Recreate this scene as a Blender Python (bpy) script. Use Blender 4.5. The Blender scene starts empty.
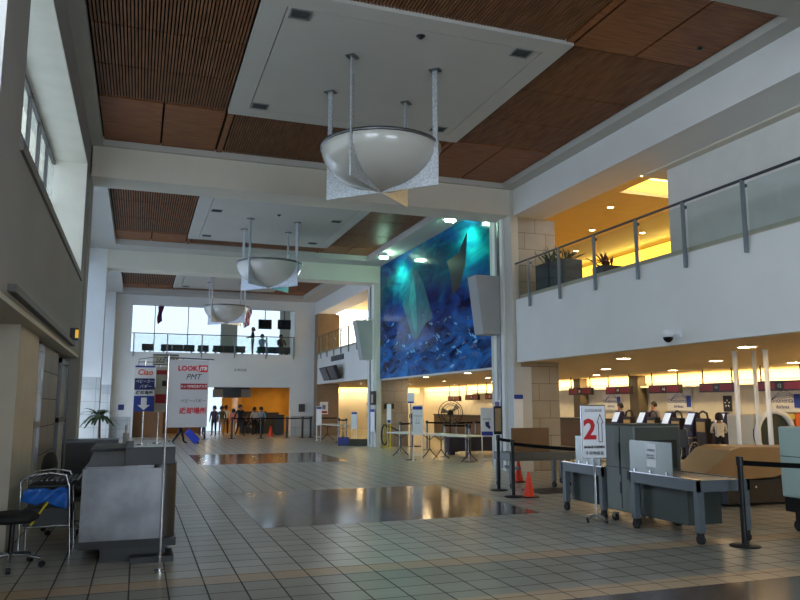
import bpy, bmesh, math, random
from mathutils import Vector, Matrix
S = bpy.context.scene
COL = S.collection
PI = math.pi
rnd = random.Random(7)

# ---------------------------------------------------------------- camera
cam_d = bpy.data.cameras.new('camera'); cam = bpy.data.objects.new('camera', cam_d); COL.objects.link(cam)
cam_d.sensor_width = 36; cam_d.sensor_fit = 'HORIZONTAL'; cam_d.lens = 36 * 735 / 800
cam_d.clip_end = 300
cam.location = (0, 0, 1.6)
cam.rotation_euler = (math.radians(90 + 8.06), 0, math.radians(-19.45))
S.camera = cam
# ---------------------------------------------------------------- world, exposure
S.view_settings.view_transform = 'Standard'; S.view_settings.look = 'None'
S.view_settings.gamma = 1; S.view_settings.use_curve_mapping = False
S.view_settings.exposure = 0.35
w = bpy.data.worlds.new('sky'); S.world = w; w.use_nodes = True
bg = w.node_tree.nodes['Background']; bg.inputs[0].default_value = (0.77, 0.87, 1.0, 1); bg.inputs[1].default_value = 9.2

def portal(name, loc, rot, sx, sy):
    d = bpy.data.lights.new(name, 'AREA'); d.shape = 'RECTANGLE'; d.size = sx; d.size_y = sy
    d.cycles.is_portal = True
    o = bpy.data.objects.new(name, d); o.location = loc; o.rotation_euler = rot; COL.objects.link(o)
FX = (0, -PI/2, 0)        # emits towards +X
portal('window_portal', (-1.85, 11.3, 5.1), FX, 2.3, 7.7)
portal('window_portal', (-1.85, 2.0, 5.1), FX, 2.3, 8.0)
portal('window_portal', (-2.45, 21.8, 3.3), FX, 6.0, 9.6)
portal('window_portal', (-2.45, 32.8, 3.3), FX, 6.0, 9.0)
portal('window_portal', (3.4, 45.9, 6.2), (-PI/2, 0, 0), 9.6, 3.9)

def area(name, loc, rot, sx, sy, power, col):
    d = bpy.data.lights.new(name, 'AREA'); d.shape = 'RECTANGLE'; d.size = sx; d.size_y = sy
    d.energy = power; d.color = col
    o = bpy.data.objects.new(name, d); o.location = loc; o.rotation_euler = rot; COL.objects.link(o)
    return o

# ---------------------------------------------------------------- materials
def lin(c):
    return tuple(((v/255)/12.92 if v/255 <= .04045 else ((v/255+.055)/1.055)**2.4) for v in c)
MATS = {}
def mat(name, rgb, rough=.55, metal=0, noise=0, scale=3, bump=0, spec=.5, emit=0, ecol=None, coat=0):
    if name in MATS: return MATS[name]
    m = bpy.data.materials.new(name); m.use_nodes = True; nt = m.node_tree; b = nt.nodes['Principled BSDF']
    c = lin(rgb); b.inputs['Base Color'].default_value = (*c, 1)
    b.inputs['Roughness'].default_value = rough; b.inputs['Metallic'].default_value = metal
    b.inputs['Specular IOR Level'].default_value = spec
    if coat: b.inputs['Coat Weight'].default_value = coat; b.inputs['Coat Roughness'].default_value = .1
    tc = nt.nodes.new('ShaderNodeTexCoord')
    n = nt.nodes.new('ShaderNodeTexNoise'); n.inputs['Scale'].default_value = scale; n.inputs['Detail'].default_value = 5
    nt.links.new(tc.outputs['Object'], n.inputs['Vector'])
    k = noise or .04
    mr = nt.nodes.new('ShaderNodeMapRange'); mr.inputs['From Min'].default_value = .3; mr.inputs['From Max'].default_value = .7
    mr.inputs['To Min'].default_value = 1-k; mr.inputs['To Max'].default_value = 1+k
    nt.links.new(n.outputs['Fac'], mr.inputs['Value'])
    mx = nt.nodes.new('ShaderNodeMix'); mx.data_type = 'RGBA'; mx.blend_type = 'MULTIPLY'; mx.inputs['Factor'].default_value = 1
    mx.inputs['A'].default_value = (*c, 1)
    nt.links.new(mr.outputs['Result'], mx.inputs['B']); nt.links.new(mx.outputs['Result'], b.inputs['Base Color'])
    if bump:
        bp = nt.nodes.new('ShaderNodeBump'); bp.inputs['Strength'].default_value = bump; bp.inputs['Distance'].default_value = .01
        nt.links.new(n.outputs['Fac'], bp.inputs['Height']); nt.links.new(bp.outputs['Normal'], b.inputs['Normal'])
    if emit:
        b.inputs['Emission Color'].default_value = (*(ecol or c), 1); b.inputs['Emission Strength'].default_value = emit
    MATS[name] = m
    return m
def glassmat(name, tint, amt=.12):
    m = bpy.data.materials.new(name); m.use_nodes = True; nt = m.node_tree; nt.nodes.clear()
    o = nt.nodes.new('ShaderNodeOutputMaterial'); t = nt.nodes.new('ShaderNodeBsdfTransparent'); g = nt.nodes.new('ShaderNodeBsdfGlossy')
    t.inputs[0].default_value = (*tint, 1); g.inputs['Roughness'].default_value = .04
    mx = nt.nodes.new('ShaderNodeMixShader'); mx.inputs[0].default_value = amt
    nt.links.new(t.outputs[0], mx.inputs[1]); nt.links.new(g.outputs[0], mx.inputs[2]); nt.links.new(mx.outputs[0], o.inputs[0])
    MATS[name] = m; return m
def brickmat(name, c1, c2, mortar, bw, bh, off, gap, rough=.4, axis='XY', noise=.12, bump=.3, rvar=0):
    m = bpy.data.materials.new(name); m.use_nodes = True; nt = m.node_tree; b = nt.nodes['Principled BSDF']
    tc = nt.nodes.new('ShaderNodeTexCoord'); sp = nt.nodes.new('ShaderNodeSeparateXYZ'); cb = nt.nodes.new('ShaderNodeCombineXYZ')
    nt.links.new(tc.outputs['Object'], sp.inputs[0])
    nt.links.new(sp.outputs[axis[0]], cb.inputs['X']); nt.links.new(sp.outputs[axis[1]], cb.inputs['Y'])
    br = nt.nodes.new('ShaderNodeTexBrick'); br.offset = off; br.inputs['Scale'].default_value = 1
    br.inputs['Color1'].default_value = (*lin(c1), 1); br.inputs['Color2'].default_value = (*lin(c2), 1)
    br.inputs['Mortar'].default_value = (*lin(mortar), 1); br.inputs['Mortar Size'].default_value = gap
    br.inputs['Mortar Smooth'].default_value = .1
    br.inputs['Brick Width'].default_value = bw; br.inputs['Row Height'].default_value = bh
    nt.links.new(cb.outputs[0], br.inputs['Vector'])
    n = nt.nodes.new('ShaderNodeTexNoise'); n.inputs['Scale'].default_value = 1.7; n.inputs['Detail'].default_value = 8
    nt.links.new(tc.outputs['Object'], n.inputs['Vector'])
    mr = nt.nodes.new('ShaderNodeMapRange'); mr.inputs['From Min'].default_value = .3; mr.inputs['From Max'].default_value = .7
    mr.inputs['To Min'].default_value = 1-noise; mr.inputs['To Max'].default_value = 1+noise
    nt.links.new(n.outputs['Fac'], mr.inputs['Value'])
    mx = nt.nodes.new('ShaderNodeMix'); mx.data_type = 'RGBA'; mx.blend_type = 'MULTIPLY'; mx.inputs['Factor'].default_value = 1
    nt.links.new(br.outputs['Color'], mx.inputs['A']); nt.links.new(mr.outputs['Result'], mx.inputs['B'])
    nt.links.new(mx.outputs['Result'], b.inputs['Base Color'])
    r2 = nt.nodes.new('ShaderNodeMapRange'); r2.inputs['To Min'].default_value = rough; r2.inputs['To Max'].default_value = min(1, rough+.35)
    nt.links.new(br.outputs['Fac'], r2.inputs['Value'])
    if rvar:
        ad = nt.nodes.new('ShaderNodeMath'); ad.operation = 'MULTIPLY_ADD'; ad.inputs[1].default_value = rvar
        nt.links.new(n.outputs['Fac'], ad.inputs[0]); nt.links.new(r2.outputs['Result'], ad.inputs[2]); nt.links.new(ad.outputs[0], b.inputs['Roughness'])
    else: nt.links.new(r2.outputs['Result'], b.inputs['Roughness'])
    bp = nt.nodes.new('ShaderNodeBump'); bp.invert = True; bp.inputs['Strength'].default_value = bump; bp.inputs['Distance'].default_value = .004
    nt.links.new(br.outputs['Fac'], bp.inputs['Height']); nt.links.new(bp.outputs['Normal'], b.inputs['Normal'])
    MATS[name] = m; return m
def woodmat(name, a, c, axis, scale):
    m = bpy.data.materials.new(name); m.use_nodes = True; nt = m.node_tree; b = nt.nodes['Principled BSDF']
    tc = nt.nodes.new('ShaderNodeTexCoord'); mp = nt.nodes.new('ShaderNodeMapping'); mp.inputs['Scale'].default_value = scale
    n = nt.nodes.new('ShaderNodeTexNoise'); n.inputs['Scale'].default_value = 2; n.inputs['Detail'].default_value = 6
    r = nt.nodes.new('ShaderNodeValToRGB'); r.color_ramp.elements[0].position = .35; r.color_ramp.elements[1].position = .65
    r.color_ramp.elements[0].color = (*lin(a), 1); r.color_ramp.elements[1].color = (*lin(c), 1)
    nt.links.new(tc.outputs['Object'], mp.inputs[0]); nt.links.new(mp.outputs[0], n.inputs['Vector']); nt.links.new(n.outputs['Fac'], r.inputs[0])
    nt.links.new(r.outputs[0], b.inputs['Base Color']); b.inputs['Roughness'].default_value = .5
    MATS[name] = m; return m

WHITE = mat('white_plaster', (222, 222, 218), .7, noise=.03, scale=1.2)
CEIL = mat('ceiling_paint', (188, 185, 176), .75, noise=.03, scale=1.2)
BEAMP = mat('beam_paint', (212, 206, 190), .7, noise=.03, scale=1.2)
COLP = mat('column_paint', (196, 192, 180), .7, noise=.03, scale=1.2)
CREAM = mat('cream_plaster', (206, 200, 184), .7, noise=.03, scale=1)
TANP = mat('tan_ceiling', (196, 176, 142), .8)
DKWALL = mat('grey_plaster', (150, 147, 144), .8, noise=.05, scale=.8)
STONE = brickmat('stone_tile', (158, 150, 136), (148, 140, 126), (92, 84, 72), .6, .42, .5, .006, .5, 'XZ')
STONEX = brickmat('stone_tile_side', (158, 146, 126), (146, 134, 114), (92, 84, 72), .6, .42, .5, .006, .5, 'YZ')
PSTONE = brickmat('pale_stone_tile', (182, 184, 182), (172, 175, 174), (120, 120, 118), .45, .42, 0, .006, .4, 'XZ')
PSTONEX = brickmat('pale_stone_tile_side', (182, 184, 182), (172, 175, 174), (120, 120, 118), .45, .42, 0, .006, .4, 'YZ')
TILE = brickmat('floor_tile', (172, 168, 158), (158, 154, 144), (50, 47, 43), .32, .32, 0, .0075, .25, 'XY', .14, .5, .1)
BAND = brickmat('floor_band_tile', (178, 152, 122), (168, 142, 112), (60, 54, 48), .32, .32, 0, .006, .25, 'XY', .1, .5, .2)
DTILE = brickmat('floor_dark_tile', (138, 134, 124), (126, 122, 112), (44, 42, 40), .32, .32, 0, .0075, .27, 'XY', .14, .5, .1)
INLAY = brickmat('polished_granite', (92, 84, 76), (80, 74, 68), (66, 60, 56), 1.2, 1.2, 0, .003, .08, 'XY', .2, .2, .08)
NEARST = brickmat('brown_granite', (86, 74, 68), (78, 68, 62), (60, 52, 48), 1.2, 1.2, 0, .003, .14, 'XY', .2, .2, .1)
WOODX = woodmat('cherry_wood', (112, 62, 28), (150, 90, 42), 0, (1, 12, 1))
SLAT = woodmat('cherry_slat', (108, 66, 36), (140, 92, 56), 0, (8, 1, 1))
DARKB = mat('dark_backing', (22, 16, 13), .9)
STEEL = mat('brushed_steel', (128, 128, 130), .36, 1, noise=.3, scale=3)
DSTEEL = mat('dark_steel', (92, 92, 94), .4, 1, noise=.1)
CHROME = mat('chrome', (210, 212, 216), .15, 1)
HAMMER = mat('hammered_metal', (205, 208, 212), .38, .75, noise=.3, scale=40, bump=.6)
BOWL = mat('white_bowl', (196, 192, 182), .25, noise=.02, coat=.4)
BLACK = mat('black_plastic', (22, 22, 24), .4)
BLKM = mat('black_metal', (26, 26, 28), .35, .3)
RUB = mat('black_rubber', (26, 26, 28), .7)
DGREY = mat('dark_grey_plastic', (64, 66, 68), .5)
MGREEN = mat('grey_green_enamel', (104, 112, 107), .45, noise=.05)
MDGREEN = mat('dark_green_enamel', (62, 68, 64), .5, noise=.05)
BLUEG = mat('blue_grey_enamel', (88, 97, 102), .4, noise=.05)
PALEG = mat('pale_green_enamel', (164, 184, 178), .4)
CARD = mat('brown_board', (128, 98, 66), .8, noise=.08)
ORANGE = mat('cone_orange', (240, 62, 24), .5)
SIGNW = mat('sign_white', (232, 234, 238), .5)
PLAST = mat('white_plastic', (226, 228, 230), .4)
RED = mat('print_red', (196, 24, 34), .6)
REDD = mat('print_dark_red', (150, 24, 30), .6)
BLUEP = mat('print_blue', (24, 56, 150), .6)
NAVY = mat('print_navy', (30, 36, 100), .6)
INK = mat('print_black', (28, 28, 30), .6)
INKG = mat('print_grey', (120, 122, 128), .6)
LEAF = mat('leaf_green', (46, 66, 34), .6, noise=.3, scale=8)
LEAFR = mat('leaf_red', (110, 48, 34), .6, noise=.3, scale=8)
TRUNK = mat('trunk_brown', (74, 54, 38), .8, noise=.3, scale=12)
BAGB = mat('blue_plastic_bag', (40, 104, 190), .3, noise=.35, scale=9)
YEL = mat('yellow_plastic', (222, 200, 30), .5)
TGLASS = glassmat('shade_tint_glass', (.40, .42, .42), .05)  # tint stands in for shade outside the clerestory
SGLASS = glassmat('dimming_glass', (.32, .35, .39), .05)  # tint added to dim the daylight on the left columns
LGLASS = glassmat('lounge_glass', (.33, .35, .36), .05)
GLASS = glassmat('clear_glass', (.97, .985, .99), .05)
RGLASS = glassmat('railing_glass', (.90, .94, .94), .05)
ACRY = glassmat('smoked_acrylic', (.5, .54, .54), .12)
SCR = mat('dark_screen', (14, 14, 18), .12)

# ---------------------------------------------------------------- mesh builder
class MB:
    def __init__(s): s.v = []; s.f = []; s.m = []; s.sm = []
    def add(s, vs, fs, mi=0, smooth=False, M=None):
        o = len(s.v)
        for p in vs:
            p = Vector(p)
            s.v.append(tuple(M @ p if M else p))
        for f in fs: s.f.append([o+i for i in f]); s.m.append(mi); s.sm.append(smooth)
        return s
    def box(s, x0, x1, y0, y1, z0, z1, mi=0, M=None):
        if x0 > x1: x0, x1 = x1, x0
        if y0 > y1: y0, y1 = y1, y0
        if z0 > z1: z0, z1 = z1, z0
        vs = [(x0,y0,z0),(x1,y0,z0),(x1,y1,z0),(x0,y1,z0),(x0,y0,z1),(x1,y0,z1),(x1,y1,z1),(x0,y1,z1)]
        return s.add(vs, [(0,3,2,1),(4,5,6,7),(0,1,5,4),(1,2,6,5),(2,3,7,6),(3,0,4,7)], mi, False, M)
    def cyl(s, a, b, r, n=12, r2=None, mi=0, M=None):
        a = Vector(a); b = Vector(b); d = (b-a).normalized(); r2 = r if r2 is None else r2
        u = d.orthogonal().normalized(); w_ = d.cross(u)
        vs = []
        for c, rr in ((a, r), (b, r2)):
            for i in range(n):
                t = 2*PI*i/n; vs.append(c + u*(rr*math.cos(t)) + w_*(rr*math.sin(t)))
        s.add(vs, [(i, (i+1) % n, n+(i+1) % n, n+i) for i in range(n)], mi, True, M)
        s.add(vs, [tuple(range(n-1, -1, -1)), tuple(range(n, 2*n))], mi, False, M)
        return s
    def tube(s, pts, r, n=8, mi=0, closed=False, M=None):
        pts = [Vector(p) for p in pts]; k = len(pts); vs = []; up = None
        for i, p in enumerate(pts):
            a = pts[(i-1) % k] if (closed or i) else p; b = pts[(i+1) % k] if (closed or i < k-1) else p
            d = (b-a).normalized()
            if up is None: up = d.orthogonal().normalized()
            up = (up - d*up.dot(d)); up = up.normalized() if up.length > 1e-5 else d.orthogonal().normalized()
            w_ = d.cross(up)
            rr = r[i] if isinstance(r, (list, tuple)) else r
            for j in range(n):
                t = 2*PI*j/n; vs.append(p + up*(rr*math.cos(t)) + w_*(rr*math.sin(t)))
        fs = []
        for i in range(k if closed else k-1):
            i2 = (i+1) % k
            for j in range(n): fs.append((i*n+j, i*n+(j+1) % n, i2*n+(j+1) % n, i2*n+j))
        s.add(vs, fs, mi, True, M)
        if not closed: s.add(vs, [tuple(range(n-1, -1, -1)), tuple(range((k-1)*n, k*n))], mi, False, M)
        return s
    def lathe(s, prof, c=(0,0,0), n=24, mi=0, M=None):
        c = Vector(c); vs = []; k = len(prof)
        for (r, z) in prof:
            for j in range(n):
                t = 2*PI*j/n; vs.append(c + Vector((r*math.cos(t), r*math.sin(t), z)))
        fs = [(i*n+j, i*n+(j+1) % n, (i+1)*n+(j+1) % n, (i+1)*n+j) for i in range(k-1) for j in range(n)]
        return s.add(vs, fs, mi, True, M)
    def prism(s, pts, d, mi=0, M=None):      # polygon (3D points) extruded along d
        d = Vector(d); n = len(pts); a = [Vector(p) for p in pts]; vs = a + [p+d for p in a]
        fs = [(i, (i+1) % n, n+(i+1) % n, n+i) for i in range(n)] + [tuple(range(n-1, -1, -1)), tuple(range(n, 2*n))]
        return s.add(vs, fs, mi, False, M)
    def quad(s, a, b, c, d, mi=0): return s.add([a, b, c, d], [(0, 1, 2, 3)], mi)
    def build(s, name, m, parent=None, bevel=0, loc=None, rot=None):
        me = bpy.data.meshes.new(name); me.from_pydata(s.v, [], s.f)
        ms = m if isinstance(m, (list, tuple)) else [m]
        for x in ms: me.materials.append(x)
        for p, mi, sm in zip(me.polygons, s.m, s.sm): p.material_index = mi; p.use_smooth = sm
        bm = bmesh.new(); bm.from_mesh(me); bmesh.ops.recalc_face_normals(bm, faces=bm.faces); bm.to_mesh(me); bm.free()
        o = bpy.data.objects.new(name, me); COL.objects.link(o)
        if parent: o.parent = parent
        if loc: o.location = loc
        if rot: o.rotation_euler = rot
        if bevel:
            b = o.modifiers.new('bevel', 'BEVEL'); b.width = bevel; b.segments = 2; b.limit_method = 'ANGLE'
        return o
def empty(name, label, cat, loc=(0,0,0), rz=0, group=None):
    o = bpy.data.objects.new(name, None); COL.objects.link(o); o.location = loc; o.rotation_euler = (0, 0, rz)
    o['label'] = label; o['category'] = cat
    if group: o['group'] = group
    return o
def tag(o, label, cat, group=None):
    o['label'] = label; o['category'] = cat
    if group: o['group'] = group
    return o
def st(o): o['kind'] = 'structure'; return o
KIDS = {}
def dup(root, loc, label, rz=None, group=None):
    def rec(o, par):
        c = o.copy(); COL.objects.link(c)
        if par: c.parent = par
        for ch in [x for x in COL.objects if x.parent == o]: rec(ch, c)
        return c
    r = rec(root, None); r.location = loc; r['label'] = label
    if rz is not None: r.rotation_euler = (0, 0, rz)
    if group: r['group'] = group
    return r
def sbox(name, x0, x1, y0, y1, z0, z1, m, parent=None):
    o = MB().box(x0, x1, y0, y1, z0, z1).build(name, m, parent)
    if not parent: st(o)
    return o
FACE_Y = (PI/2, 0, 0); FACE_X = (PI/2, 0, -PI/2)
def text(name, body, size, m, parent, loc, rot=FACE_Y, align='CENTER', depth=.002, sx=1, shear=0, bold=0):
    c = bpy.data.curves.new(name, 'FONT'); c.body = body; c.size = size; c.align_x = align; c.align_y = 'CENTER'
    c.extrude = depth; c.offset = bold; c.shear = shear; c.resolution_u = 2
    t = bpy.data.objects.new(name+'_c', c); COL.objects.link(t)
    dg = bpy.context.evaluated_depsgraph_get(); dg.update()
    me = bpy.data.meshes.new_from_object(t.evaluated_get(dg)); bpy.data.objects.remove(t)
    me.materials.clear(); me.materials.append(m)
    for p in me.polygons: p.material_index = 0
    o = bpy.data.objects.new(name, me); COL.objects.link(o); o.parent = parent; o.location = loc; o.rotation_euler = rot
    o.scale = (sx, 1, 1)
    return o

# ================================================================ STRUCTURE
# ---- floor in patches of tile, band and inlay
xs = [-4, -2.4, 1.6, 5.72, 18]; ys = [-9, 5.55, 5.87, 7.07, 7.39, 9.92, 13.95, 20.5, 24.6, 46.5]
fm = MB()
for i in range(len(xs)-1):
    for j in range(len(ys)-1):
        mi = 0; cx = (xs[i]+xs[i+1])/2; cy = (ys[j]+ys[j+1])/2
        if cy < 5.55: mi = 4
        elif cy < 5.87 or 7.07 < cy < 7.39: mi = 1
        elif cy < 7.07: mi = 2
        if i == 2 and (9.92 < cy < 13.95 or 20.5 < cy < 24.6): mi = 3
        fm.box(xs[i], xs[i+1], ys[j], ys[j+1], -.1, 0, mi)
st(fm.build('floor', [TILE, BAND, DTILE, INLAY, NEARST]))

# ---- hall ceiling: margins, coffers
XL, XR = -1.15, 8.6
def bay(y0, y1, ox0, ox1, oy0, oy1, zw):
    m = MB(); zt = 7.5
    m.box(XL-.9, ox0, y0, y1, 6.9, zt); m.box(ox1, XR+.4, y0, y1, 6.9, zt)
    m.box(ox0, ox1, y0, oy0, 6.9, zt); m.box(ox0, ox1, oy1, y1, 6.9, zt)
    st(m.build('ceiling', CEIL))
    sbox('ceiling', ox0, ox1, oy0, oy1, zw+.03, zw+.2, DARKB)
def slats(x0, x1, y0, y1, z, pitch=.05, wdt=.026):
    wdt = pitch*.55
    m = MB(); n = int((x1-x0)/pitch)
    for i in range(n):
        x = x0 + (i+.5)*(x1-x0)/n
        m.box(x-wdt/2, x+wdt/2, y0+.02, y1-.02, z-.025, z+.01)
    return m
def woodbay(ox0, ox1, px0, px1, py0, py1, oy0, oy1, z, rows_y, pitch):
    # plain squares in the four corners, slatted panels elsewhere
    sl = MB(); pl = MB()
    def S_(x0, x1, y0, y1):
        t = slats(x0, x1, y0, y1, z, pitch); sl.add(t.v, t.f, 0)
    for (a, b) in ((ox0, px0), (px1, ox1)):
        mid = (a+b)/2
        for (c, d) in ((oy0, py0), (py1, oy1)):
            pl.box(a+.03, mid-.02, c+.02, d-.02, z-.03, z+.02); pl.box(mid+.02, b-.03, c+.02, d-.02, z-.03, z+.02)
        for k in range(len(rows_y)-1): S_(a+.03, b-.03, rows_y[k], rows_y[k+1])
    for (c, d) in ((oy0, py0), (py1, oy1)):
        S_(px0+.16, px1-.16, c, d)
        pl.box(px0+.02, px0+.13, c+.02, d-.02, z-.04, z+.02); pl.box(px1-.13, px1-.02, c+.02, d-.02, z-.04, z+.02)
    st(sl.build('ceiling', SLAT)); st(pl.build('ceiling', WOODX))
# bay A
bay(5.4, 15.9, -.93, 8.28, 7.2, 15.8, 7.05)
woodbay(-.93, 8.28, 1.33, 5.97, 9.1, 13.45, 7.2, 15.8, 7.05, [9.1, 10.75, 12.1, 13.45], .05)
bay(16.7, 26.8, -.95, 7.85, 17.3, 25.9, 7.12)
woodbay(-.95, 7.85, 1.3, 6.0, 18.9, 24.6, 17.3, 25.9, 7.12, [18.9, 20.8, 22.7, 24.6], .06)
bay(27.6, 37.8, -.9, 7.75, 28.2, 36.8, 7.12)
woodbay(-.9, 7.75, 1.3, 6.0, 30.0, 35.6, 28.2, 36.8, 7.12, [30, 31.9, 33.7, 35.6], .07)
sbox('ceiling', XL-.9, XR+.4, -9, 4.6, 6.9, 7.5, CEIL)
def panel(x0, x1, y0, y1, z):
    m = MB(); g = .015; i = .34
    m.box(x0, x1, y0, y0+i, z, z+.1); m.box(x0, x1, y1-i, y1, z, z+.1); m.box(x0, x0+i, y0+i, y1-i, z, z+.1); m.box(x1-i, x1, y0+i, y1-i, z, z+.1)
    m.box(x0+i+g, x1-i-g, y0+i+g, y1-i-g, z, z+.1)
    m.box(x0+i-.05, x1-i+.05, y0+i-.05, y1-i+.05, z+.1, z+.12)
    st(m.build('ceiling', CEIL))
panel(1.33, 5.97, 9.0, 13.42, 6.97); panel(1.3, 6.0, 18.8, 24.75, 7.02); panel(1.3, 6.0, 29.9, 35.7, 7.02)
# beams across
for n, (a, b) in enumerate(((4.6, 5.4), (15.9, 16.7), (26.8, 27.6))):
    st(MB().box(-2.6, XR+.02, a, b, 6.25, 7.5).build('ceiling', BEAMP))
# longitudinal beam on right
sbox('wall_right', XR, XR+.95, -9, 16.7, 6.25, 7.5, WHITE); sbox('wall_right', XR, XR+.95, 27.3, 37.8, 6.25, 7.5, WHITE)
sbox('ceiling', 8.95, 17.6, 16.7, 27.3, 6.76, 7.5, WHITE)
# ---- right side: balcony slab and fascia
def balc(y0, y1):
    sbox('wall_right', 8.6, 8.75, y0, y1, 2.6, 4.12, WHITE)
    sbox('trim_1', 8.72, 8.95, y0, y1, 4.12, 4.24, mat('tan_stone_curb', (190, 178, 156), .6))
balc(-9, 15.85); balc(27.9, 37.1)
sbox('ceiling', 8.75, 17.6, -9, 46, 2.62, 4.1, mat('warm_ceiling', (222, 196, 150), .8))
# columns and piers on the right
for a, b in ((15.9, 17.05), (26.85, 28.0)):
    sbox('wall_right', 8.52, 8.72, a-.02, b, 2.5, 6.9, COLP); sbox('wall_right', 8.52, 8.72+.28*(a < 20), a-.02, b, 0, 2.5, mat('pale_paint', (196, 196, 192), .6))
    sbox('wall_right', 8.72, 9.87, a+.15, b-.35, 0, 6.25, STONE)
    sbox('trim_2', 8.46, 8.52, a+.35, a+.5, 0, 6.9, WHITE); sbox('trim_2', 8.46, 8.52, a+.75, a+.9, 0, 6.9, WHITE)
    sbox('trim_2', 8.47, 8.52, a+.56, a+.66, .05, 6.2, STEEL)
sbox('wall_right', 8.6, 9.75, 37.1, 37.8, 0, 6.25, mat('brown_stone', (132, 112, 88), .6, noise=.08))
# wall behind mural, soffit face
sbox('wall_right', 8.73, 8.95, 17.05, 26.85, 2.5, 6.9, WHITE)
# upper rooms on the right
sbox('wall_upper', 9.75, 9.95, -9, 11.6, 4.1, 6.9, mat('upper_wall_white', (216, 214, 208), .7))
sbox('ceiling', 9.55, 17.6, -9, 12.1, 6.22, 6.5, CREAM)
ucm = mat('upper_ceiling_tan', (206, 184, 130), .7)
m_ = MB()
m_.box(9.55, 15.4, 14.3, 37.8, 6.6, 6.75); m_.box(9.55, 10.6, 12.1, 14.3, 6.6, 6.75); m_.box(13.6, 15.4, 12.1, 14.3, 6.6, 6.75); m_.box(10.4, 13.8, 12.0, 14.5, 7.1, 7.2)
st(m_.build('ceiling', ucm))
YG = mat('cove_glow_yellow', (255, 205, 60), .6, emit=2.2, ecol=(1.0, .60, .06))  # emissive bands: light of the upper coves put into the surface itself
YG2 = mat('cove_glow_warm', (255, 224, 130), .6, emit=1.15, ecol=(1.0, .74, .30))  # glowing band stands in for wall lit by the cove
sbox('cove_glow_band', 13.55, 13.6, 12.15, 14.25, 6.7, 7.0, YG); sbox('cove_glow_band', 10.65, 13.5, 14.25, 14.3, 6.7, 7.0, YG)
sbox('cove_glow_band', 15.2, 15.25, 11.7, 37, 6.2, 6.56, YG)
sbox('wall_upper', 15.25, 15.45, 11.4, 37.8, 4.1, 6.75, mat('upper_back_brown', (150, 110, 60), .7))
sbox('wall_upper', 9.95, 15.4, 11.3, 11.5, 4.1, 6.6, CREAM)
area('cove_lamp', (14.9, 24.5, 6.3), (0, PI/2+.3, 0), .12, 25, 150, (1, .74, .2)); area('cove_lamp', (12.0, 13.2, 7.0), (0, 0, 0), 1.5, 1.2, 12, (1, .74, .2))
# lower back wall with cove
BW = mat('checkin_back_wall', (206, 198, 178), .6, noise=.06)
sbox('wall_back', 17.3, 17.5, -9, 46, 0, 2.62, BW)
for y0, y1 in ((-2, 22.2), (22.7, 25.9), (26.4, 30.4), (30.9, 44)):
    sbox('wall_glow_band', 17.24, 17.3, y0, y1, 2.34, 2.6, YG2)
    area('cove_lamp', (16.85, (y0+y1)/2, 2.5), (0, -.5, 0), .1, y1-y0-.2, 11*(y1-y0), (1, .78, .45))
sbox('wall_glow_band', 9.2, 17, 44.43, 44.5, 2.3, 2.6, YG2); area('cove_lamp', (13, 44.0, 2.5), (.6, 0, 0), 7, .1, 70, (1, .78, .45))
sbox('trim_5', 17.0, 17.3, -9, 37, 2.17, 2.24, mat('cove_lip', (214, 204, 176), .6))
for y in (22.2, 25.9, 30.4):
    sbox('wall_back', 16.9, 17.25, y, y+.5, 0, 2.62, mat('dark_pilaster', (92, 80, 60), .6))
sbox('wall_back', 8.72, 17.3, -9.2, -9, 0, 7, CREAM)
sbox('wall_back', 8.9, 17.5, 44.5, 44.7, 0, 7, CREAM)
# ---- far wall
FYW = 37.8
m_ = MB()
m_.box(-2.4, -.45, FYW, FYW+.3, 0, 6.9); m_.box(7.55, 9.0, FYW, FYW+.3, 0, 6.9)
m_.box(-.45, 7.55, FYW, FYW+.3, 6.42, 6.9); m_.box(-.45, 7.55, FYW, FYW+.3, 2.44, 4.12); m_.box(7.38, 7.55, FYW, FYW+.3, 0, 2.44); m_.box(-.45, -.2, FYW, FYW+.3, 0, 2.44)
st(m_.build('wall_far', WHITE))
st(MB().box(-2.3, -.3, FYW-.04, FYW, 0, 1.0).box(7.42, 8.6, FYW-.04, FYW, 0, 1.0).build('baseboard_far', PSTONE))
sbox('floor', -2.4, 8.75, FYW+.3, 46, 3.9, 4.08, mat('upper_floor', (120, 118, 112), .5))
sbox('ceiling', -2.4, 8.75, FYW+.3, 46, 8.2, 8.4, WHITE)
sbox('wall_far', -2.4, 8.9, FYW+.02, FYW+.3, 6.9, 8.4, WHITE)
sbox('ceiling', -2.4, 8.75, FYW+.3, 46, 2.6, 2.7, mat('orange_ceiling', (210, 150, 70), .7))
# far upper room back wall with big windows
m_ = MB(); 
m_.box(-2.4, -1.2, 45.6, 45.8, 4.08, 8.2); m_.box(4.6, 5.5, 45.6, 45.8, 4.08, 8.2); m_.box(8.2, 9.5, 45.6, 45.8, 4.08, 8.2)
m_.box(-1.2, 4.6, 45.6, 45.8, 4.08, 4.3); m_.box(5.5, 8.2, 45.6, 45.8, 4.08, 4.3)
st(m_.build('wall_far', CREAM))
f_ = MB()
for x in (-1.2, .7, 2.6, 4.55, 5.5, 8.25, 8.15): f_.box(x, x+.05, 45.65, 45.75, 4.3, 8.2)
st(f_.build('window_4', PLAST)); st(MB().box(-1.2, 4.6, 45.69, 45.7, 4.3, 8.2).box(5.5, 8.2, 45.69, 45.7, 4.3, 8.2).build('window_4', LGLASS))
sbox('wall_far', -2.5, -2.3, 38, 46, 0, 8.4, WHITE); sbox('wall_far', 8.75, 8.9, 38.1, 46, 0, 8.4, WHITE)
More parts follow.
